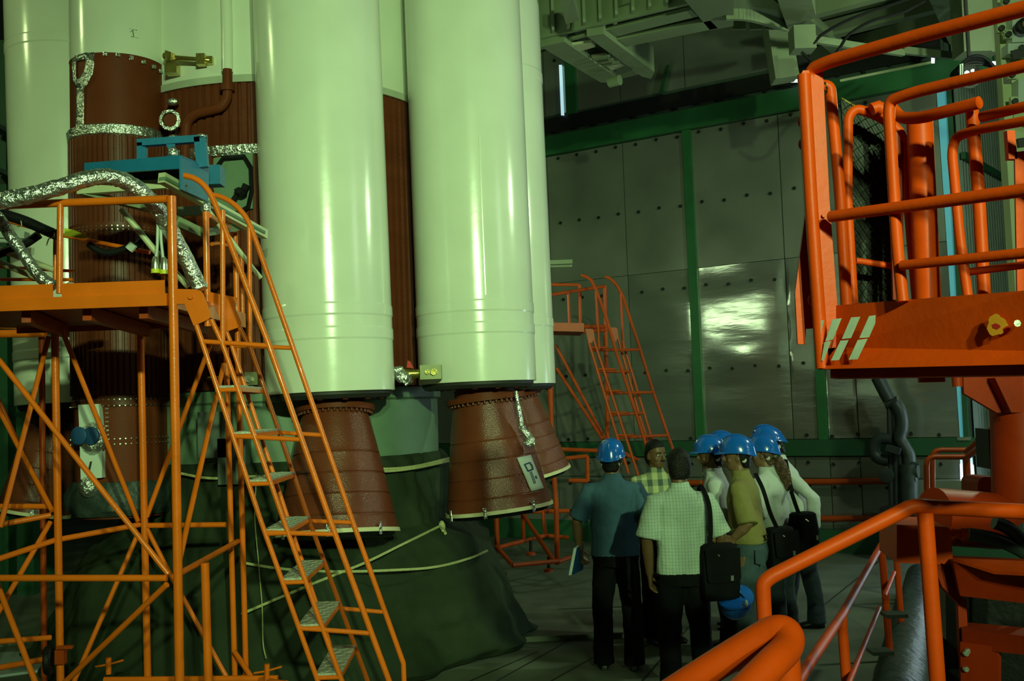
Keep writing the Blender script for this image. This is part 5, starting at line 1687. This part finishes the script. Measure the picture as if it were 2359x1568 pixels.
        for k in range(46):
            a = rng.uniform(0, 6.28)
            i0 = rng.uniform(.15, .5)
            path = []
            for t in range(12):
                u = i0 + (1 - i0) * t / 11 * rng.uniform(.96, 1)
                kk = u * 6
                i = min(5, int(kk))
                c = sp_[i].lerp(sp_[i + 1], kk - i)
                rr_ = (rad[i] + (rad[i + 1] - rad[i]) * (kk - i)) * s
                aa = a + math.sin(t * 1.9 + k) * .35
                path.append(c + (V((math.cos(aa), math.sin(aa), 0))) * rr_ * 1.04)
            cm.tube(path, .0035, 4)
        build('curl', cm, hair, pt_, kind='stuff')
        build('hair_band', MB().tube([sp_[0], sp_[1]], .026, 12), M['pedestal'], root)
    # ---------------- shirt
    t_ = MB()
    hem = .86 if not tuck else .93
    sp1 = [(hem, .172 * g, .128 * g, 0, .0), (.97, .174 * g, .13 * g, 0, .003), (1.06, .168 * g, .128 * g, 0, .004), (1.16, .172 * g, .128, 0, .002), (1.27, .182, .124, 0, -.004), (1.34, .178 * shsc, .112, 0, -.012), (1.395, .148 * shsc, .09, 0, -.016), (1.435, .100, .075, 0, -.016), (1.468, .07, .068, 0, -.012)]
    t_.rings(hrings(sp1, 24, 2.2))
    t_.rings(hrings([(1.43, .078, .076, 0, -.012), (1.462, .073, .072, 0, -.010), (1.492, .068, .066, 0, -.014), (1.494, .05, .05, 0, -.014)], 18))
    for sd, (E, W) in ((-1, larm), (1, rarm)):
        E, W = V(E), V(W)
        Sh = V((sd * (sh - .008), -.01, 1.362))
        if sleeve < 1:
            q = Sh.lerp(E, sleeve / .62 if sleeve < .62 else 1)
            t_.tube([V((sd * .09, -.012, 1.372)), Sh, Sh.lerp(q, .5), q], [.064, .067, .073, .08], 16)
        else:
            t_.tube([V((sd * .09, -.012, 1.372)), Sh, Sh.lerp(E, .5), E, E.lerp(W, .5), E.lerp(W, .93), W], [.064, .067, .066, .062, .056, .046, .04], 16)
    sh_o = build('shirt', mk(t_, T), shirt, root)
    remesh(sh_o, .0085, 3, .024)
    if tie:
        build('tie', mk(MB().rings([[V((-.015, .078, 1.45)), V((.015, .078, 1.45)), V((.015, .086, 1.45)), V((-.015, .086, 1.45))], [V((-.03, .128, 1.3)), V((.03, .128, 1.3)), V((.03, .136, 1.3)), V((-.03, .136, 1.3))], [V((-.038, .138, 1.02)), V((.038, .138, 1.02)), V((.038, .146, 1.02)), V((-.038, .146, 1.02))]]), T), M['tie'], root, smooth=False)
    # ---------------- trousers, belt, shoes
    r = MB()
    r.rings(hrings([(.78, .155 * g, .115 * g, 0, 0), (.86, .168 * g, .125 * g, 0, -.004), (.93, .163 * g, .12 * g, 0, 0), (.985, .160 * g, .117 * g, 0, .003)], 22, 2.2))
    for sd, (hx, fy) in zip((-1, 1), legs):
        r.tube([(sd * .078, 0, .86), (sd * .082 + hx * .08, fy * .3, .70), (hx * .97, fy * .55 + .01, .49), (hx * 1.0, fy * .85 - .012, .27), (hx * 1.02, fy - .012, .1), (hx * 1.02, fy - .012, .045)], [.092, .093, .078, .074, .078, .082], 16)
    tr = build('trousers', mk(r, T), trousers, root)
    remesh(tr, .0095, 2, .022)
    if tuck:
        build('belt', mk(MB().lathe([(0, 0)] if 0 else [(.15, .955), (.164 * g, .957), (.164 * g, .992), (.15, .994)], (0, 0, 0), (0, 0, 1), 28, fn=lambda a, z, q: -.042 * abs(math.sin(a)) ** 2 * (q > .155)), T), M['shoe'], root)
    for sd, (hx, fy) in zip((-1, 1), legs):
        m = MB()
        rr = []
        for y, w_, h_ in ((-.075, .02, .045), (-.06, .034, .07), (0, .038, .085), (.06, .043, .06), (.12, .046, .045), (.165, .036, .035), (.185, .014, .02)):
            ring = []
            for j in range(12):
                a = 2 * math.pi * j / 12
                ring.append(V((hx + w_ * math.cos(a) + sd * .1 * max(0, y), fy + y, max(0.001, h_ * .5 + h_ * .55 * math.sin(a)))))
            rr.append(ring)
        m.rings(rr)
        build('shoe', mk(m, T), M['shoe'], root)
    return root, T, Th


def helmet_mesh():
    dome = MB()
    rs = []
    N = 30
    for t in range(11):
        a = math.pi / 2 * t / 10
        k = math.cos(a) ** .82 if t < 10 else .02
        z = .14 + .138 * math.sin(a) ** .95
        ring = []
        for j in range(N):
            an = 2 * math.pi * j / N
            ring.append(V((.108 * k * math.cos(an), -.008 + .137 * k * math.sin(an), z)))
        rs.append(ring)
    low = []
    for zz, q in ((.150, 1.045), (.136, 1.075), (.134, 1.0)):
        ring = []
        for j in range(N):
            an = 2 * math.pi * j / N
            f = max(0, math.sin(an)) ** 3
            bk = max(0, -math.sin(an)) ** 2
            ring.append(V((.108 * q * math.cos(an), -.008 + .137 * q * math.sin(an) + .04 * f * (q > 1.04), zz - .014 * f * (q > 1.04) - .036 * bk)))
        low.append(ring)
    dome.rings([low[2], low[1], low[0]] + rs)
    return dome


def put_helmet(root, Th, m, tilt=0):
    def mk(mb):
        o = MB()
        o.v = [Th(p) for p in mb.v]
        o.f = mb.f
        return o
    h = build('helmet', mk(helmet_mesh()), m, root, angle=60)
    rid = MB()
    pts = []
    for k in range(9):
        a = math.pi * (.12 + .76 * k / 8)
        pts.append(V((0, -.008 + .1365 * math.cos(a), .14 + .140 * math.sin(a) ** .95)))
    rid.tube(pts, .006, 8)
    build('ridge', mk(rid), m, h)
    build('neck_pad', mk(MB().ell((-.066, -.05, .085), .008, .022, .026)), M['pad'], h)
    build('neck_pad', mk(MB().ell((.066, -.05, .085), .008, .022, .026)), M['pad'], h)
    build('strap', mk(MB().tube([(-.082, .0, .13), (-.08, -.03, .09), (-.05, -.09, .075), (0, -.105, .075), (.05, -.09, .075), (.08, -.03, .09), (.082, 0, .13)], .0045, 6)), M['black'], h)
    return h


def ground(px, Y):
    p = at(px, 1100, Y)
    return V((p.x, Y, 0))


def shift(px, py):
    p = onz(px, py, 0)
    return V((p.x, p.y, 0))
# 1 slate blue shirt, from behind
b1 = shift(1428, 1540)
pA, TA, ThA = person('person in a slate blue shirt and blue helmet, seen from behind, carrying a folder', b1, 1.74, 84, M['bluecloth'], M['blackt'], M['skin2'], .58,
                     larm=((-.285, -.03, 1.13), (-.275, .07, .91)), rarm=((.26, -.03, 1.14), (.2, .2, 1.06)), head_yaw=-8, girth=1.08, legs=((-.115, .02), (.115, -.03)), tuck=False, shsc=1.06, curlL=.9)
# 2 white checked shirt, from behind, holding the helmet
b2 = shift(1586, 1610)
pB, TB, ThB = person('person in a white checked shirt, bareheaded, seen from behind with a shoulder bag', b2, 1.72, 96, M['check'], M['blackt'], M['skin'], .6,
                     larm=((-.25, -.02, 1.11), (-.225, .04, .86)), rarm=((.275, -.03, 1.11), (.30, .05, .86)), helmet=False, girth=1.05, legs=((-.115, 0), (.115, .02)), tuck=False, shsc=1.06, curlL=.8, curlR=1.1)
# 3 plaid shirt, facing the camera
b3 = ground(1512, 9.3)
pC, TC, ThC = person('person in a green plaid shirt with a moustache, bareheaded, facing the camera', b3, 1.72, -72, M['plaid'], M['blackt'], M['skin'], .6, helmet=False, head_yaw=14, head_pitch=-4, face=True, tuck=False, detail=.006,
                     larm=((-.24, .02, 1.12), (-.16, .2, 1.0)), rarm=((.27, -.04, 1.12), (.22, .1, .93)), shsc=1.03)
bd_ = MB().slab([TC(p) for p in ((-.055, .142, 1.19), (.05, .144, 1.19), (.05, .146, 1.26), (-.055, .144, 1.26))], Matrix.Rotation(math.radians(-72 - 90), 3, 'Z') @ V((0, .004, 0)))
build('name_badge', bd_, M['paper'], pC, smooth=False, label='pale name badge')
# 4 white shirt with dark tie
b4 = ground(1661, 8.9)
pD, TD, ThD = person('person in a white long sleeved shirt and dark tie with a blue helmet, facing left', b4, 1.72, 168, M['whitecloth'], M['blackt'], M['skin'], 1.2, tie=True, head_yaw=4, lean=.12,
                     larm=((-.245, -.03, 1.12), (-.2, .17, .98)), rarm=((.24, .0, 1.12), (.16, .22, 1.05)))
# 5 dark shirt, mostly hidden
b5 = ground(1684, 9.75)
pE, TE, ThE = person('person in dark clothes and a blue helmet, mostly hidden between the others', b5, 1.725, 170, M['darkshirt'], M['blackt'], M['skin2'], 1.2, lean=.1)
# 6 khaki shirt and jeans
b6 = shift(1741, 1532)
pF, TF, ThF = person('person in a khaki shirt, faded jeans and blue helmet, hand on hip', b6, 1.735, 158, M['khaki'], M['jeans'], M['skin2'], .62, lean=.1, head_yaw=6,
                     larm=((-.275, -.06, 1.10), (-.245, .06, 1.0)), rarm=((.25, .05, 1.12), (.18, .2, 1.0)), girth=1.04, legs=((-.105, .05), (.105, -.06)), curlL=.8)
for dz in (.0,):
    pk = [(-.178, -.03, .90), (-.178, -.03, .80), (-.15, -.095, .78), (-.15, -.1, .90)]
    build('pocket', MB().slab([TF((x * 1.0 - .004, y - .035, z)) for x, y, z in pk], Matrix.Rotation(math.radians(68), 3, 'Z') @ V((-.006, -.006, 0))), M['jeans'], pF, smooth=False)
# 7 long haired, white blouse
b7 = ground(1788, 8.85)
pG, TG, ThG = person('person in a white blouse and blue helmet with a long curly brown ponytail', b7, 1.715, 142, M['whitecloth'], M['jeans2'], M['skin2'], 1.2, lean=.16, hair=M['hair2'], ponytail=True, tuck=False, girth=.92, shsc=.92,
                     larm=((-.22, .02, 1.12), (-.17, .2, 1.02)), rarm=((.22, .05, 1.12), (.15, .22, 1.02)), head_yaw=10)
# 8 far right, white shirt and dark jeans
b8 = shift(1862, 1440)
pH, TH, ThH = person('person in a loose white long sleeved shirt and dark jeans, farthest right, leaning forward', b8, 1.765, 168, M['whitecloth'], M['jeans2'], M['skin2'], 1.2, lean=.34, head_pitch=-6, tuck=False,
                     larm=((-.25, -.16, 1.13), (-.23, -.08, .88)), rarm=((.24, .0, 1.12), (.2, .2, 1.0)), legs=((-.09, -.06), (.1, .18)))


# ================================================================ things carried
def bag(label, c, size, yaw, m, strap, group=None, flap=True, name='shoulder_bag', cat='bag', clasp=True):
    t = thing(name, label, cat, V(c) - V((0, 0, size[2] / 2)), group)
    R = Matrix.Rotation(math.radians(yaw), 3, 'Z')
    mb = MB()
    rs = []
    for k, (zz, q) in enumerate(((-.5, .86), (-.47, .96), (-.3, 1.0), (.0, 1.03), (.3, .98), (.46, .9), (.5, .72))):
        rs.append([V(c) + R @ V((p.x * size[0] / 2 * q, p.y * size[1] / 2 * q * (1.15 if zz < .1 else .95), zz * size[2])) for p in [r for r in hrings([(0, 1, 1, 0, 0)], 20, 4.5)[0]]])
    mb.rings(rs)
    bo = build('body', mb, m, t)
    if flap:
        f = [V((-.47, -.58, .42)), V((.47, -.58, .42)), V((.45, -.64, -.12)), V((.40, -.64, -.17)), V((-.40, -.64, -.17)), V((-.45, -.64, -.12))]
        build('flap', MB().slab([V(c) + R @ V((p.x * size[0], p.y * size[1], p.z * size[2])) for p in f], R @ V((0, -.01, 0))), m, t, smooth=False)
    if clasp:
        build('clasp', MB().box(V(c) + R @ V((size[0] * .2, -size[1] * .72, -size[2] * .1)), (.02, .015, .035), R), M['steel'], t, smooth=False)
        build('zip_pull', MB().tube([V(c) + R @ V((-size[0] * .2, -size[1] * .6, size[2] * .36)), V(c) + R @ V((-size[0] * .1, -size[1] * .66, size[2] * .3))], .006, 6), M['steel'], t)
    for k, sp_ in enumerate(strap):
        pts = spl(sp_, 5)
        mb = MB()
        rs = []
        for i, p in enumerate(pts):
            d = (pts[min(i + 1, len(pts) - 1)] - pts[max(i - 1, 0)]).normalized()
            sd = d.cross(V((0, -1, .2))).normalized() * .016
            nn = d.cross(sd).normalized() * .003
            rs.append([p + sd + nn, p - sd + nn, p - sd - nn, p + sd - nn])
        build('strap', mb.rings(rs), M['blackcloth'], t, smooth=False)
    return t


BC = M['blackcloth']
cB_ = TB((.225, -.12, .88))
bag('large limp black shoulder bag at the right hip of the person in the checked shirt', cB_, (.27, .11, .38), 14, BC,
    [[TB((.155, -.155, 1.04)), TB((.165, -.165, 1.2)), TB((.165, -.145, 1.34)), TB((.15, -.06, 1.445)), TB((.15, .02, 1.44)), TB((.17, .11, 1.35))]], 'black shoulder bags')
cG_ = at(1797, 1262, 8.42)
bag('black camera bag with a silver clip hanging behind the khaki shirt', cG_, (.25, .14, .33), 25, BC,
    [[at(1740, 1090, 8.55), at(1758, 1128, 8.45), at(1774, 1180, 8.4), at(1790, 1216, 8.4)]], 'black shoulder bags')
cH_ = at(1851, 1226, 8.75)
bag('black rucksack hanging low beside the white sleeve, rightmost of the bags', cH_, (.22, .16, .33), 20, BC,
    [[at(1822, 1130, 8.72), at(1832, 1160, 8.7), at(1842, 1188, 8.7)], [at(1810, 1058, 9.2), at(1816, 1090, 9.0), at(1824, 1130, 8.75)]], 'black shoulder bags', flap=False)
# helmet held upside down by person 2
hh = thing('held_helmet', 'blue helmet held upside down by its strap below the black shoulder bag', 'helmet', TB((.31, -.1, .5)))
Rf = Matrix.Rotation(math.radians(196), 3, 'X') @ Matrix.Rotation(.5, 3, 'Z')
hc = TB((.325, -.13, .64))
def Thh(p):
    return hc + Rf @ (V(p) - V((0, 0, .19)))
o = MB()
hm = helmet_mesh()
o.v = [Thh(p) for p in hm.v]
o.f = hm.f
hs_ = build('shell', o, M['helmet'], hh, angle=60)
build('pad', MB().ell(Thh((.09, .06, .125)), .012, .022, .024), M['pad'], hh)
wr_ = TB((.31, .0, .80))
build('strap', MB().tube(spl([Thh((-.08, 0, .14)), wr_ + V((-.01, 0, -.02)), wr_, Thh((.08, 0, .14))], 5), .006, 7), M['blackcloth'], hh)
build('buckle', MB().box(wr_.lerp(Thh((.08, 0, .14)), .6), (.018, .012, .03)), M['pad'], hh, smooth=False)
# folder carried by person 1
W1 = TA((-.275, .06, .80))
fo_ = thing('folder', 'blue folder with white page edges held at the left hip of the blue shirt person', 'folder', W1 - V((0, 0, .15)))
q = [at(1330, 1262, b1.y - .02), at(1346, 1248, b1.y + .16), at(1344, 1312, b1.y + .16), at(1318, 1324, b1.y - .02)]
build('cover', MB().slab(q, (-.004, -.004, 0)), M['folder'], fo_, smooth=False)
build('pages', MB().slab([p + V((-.006, -.004, 0)) for p in q], (-.022, .0, 0)), M['paper'], fo_, smooth=False)
build('cover', MB().slab([p + V((-.03, -.004, 0)) for p in q], (-.004, 0, 0)), M['folder'], fo_, smooth=False)
# aluminium case on the floor
cs = thing('equipment_case', 'silver aluminium equipment case standing on the floor behind the orange hand rail', 'case', shift(1806, 1432))
cpx = shift(1806, 1434)
R = Matrix.Rotation(math.radians(-18), 3, 'Z')
build('shell', MB().box(cpx + V((0, 0, .19)), (.18, .42, .36), R), M['silver'], cs, smooth=False)
for dx in (-.09, .09):
    for dy in (-.21, .21):
        build('corner_trim', MB().box(cpx + R @ V((dx, dy, .19)), (.022, .022, .372), R), M['steel'], cs, smooth=False)
build('latch', MB().box(cpx + R @ V((.02, -.215, .25)), (.03, .012, .05), R), M['steel'], cs, smooth=False)
build('latch', MB().box(cpx + R @ V((.02, -.215, .14)), (.03, .012, .05), R), M['steel'], cs, smooth=False)
build('handle', MB().tube(bend([cpx + R @ V((0, -.07, .37)), cpx + R @ V((0, -.07, .41)), cpx + R @ V((0, .07, .41)), cpx + R @ V((0, .07, .37))], .02), .012, 8), M['black'], cs)
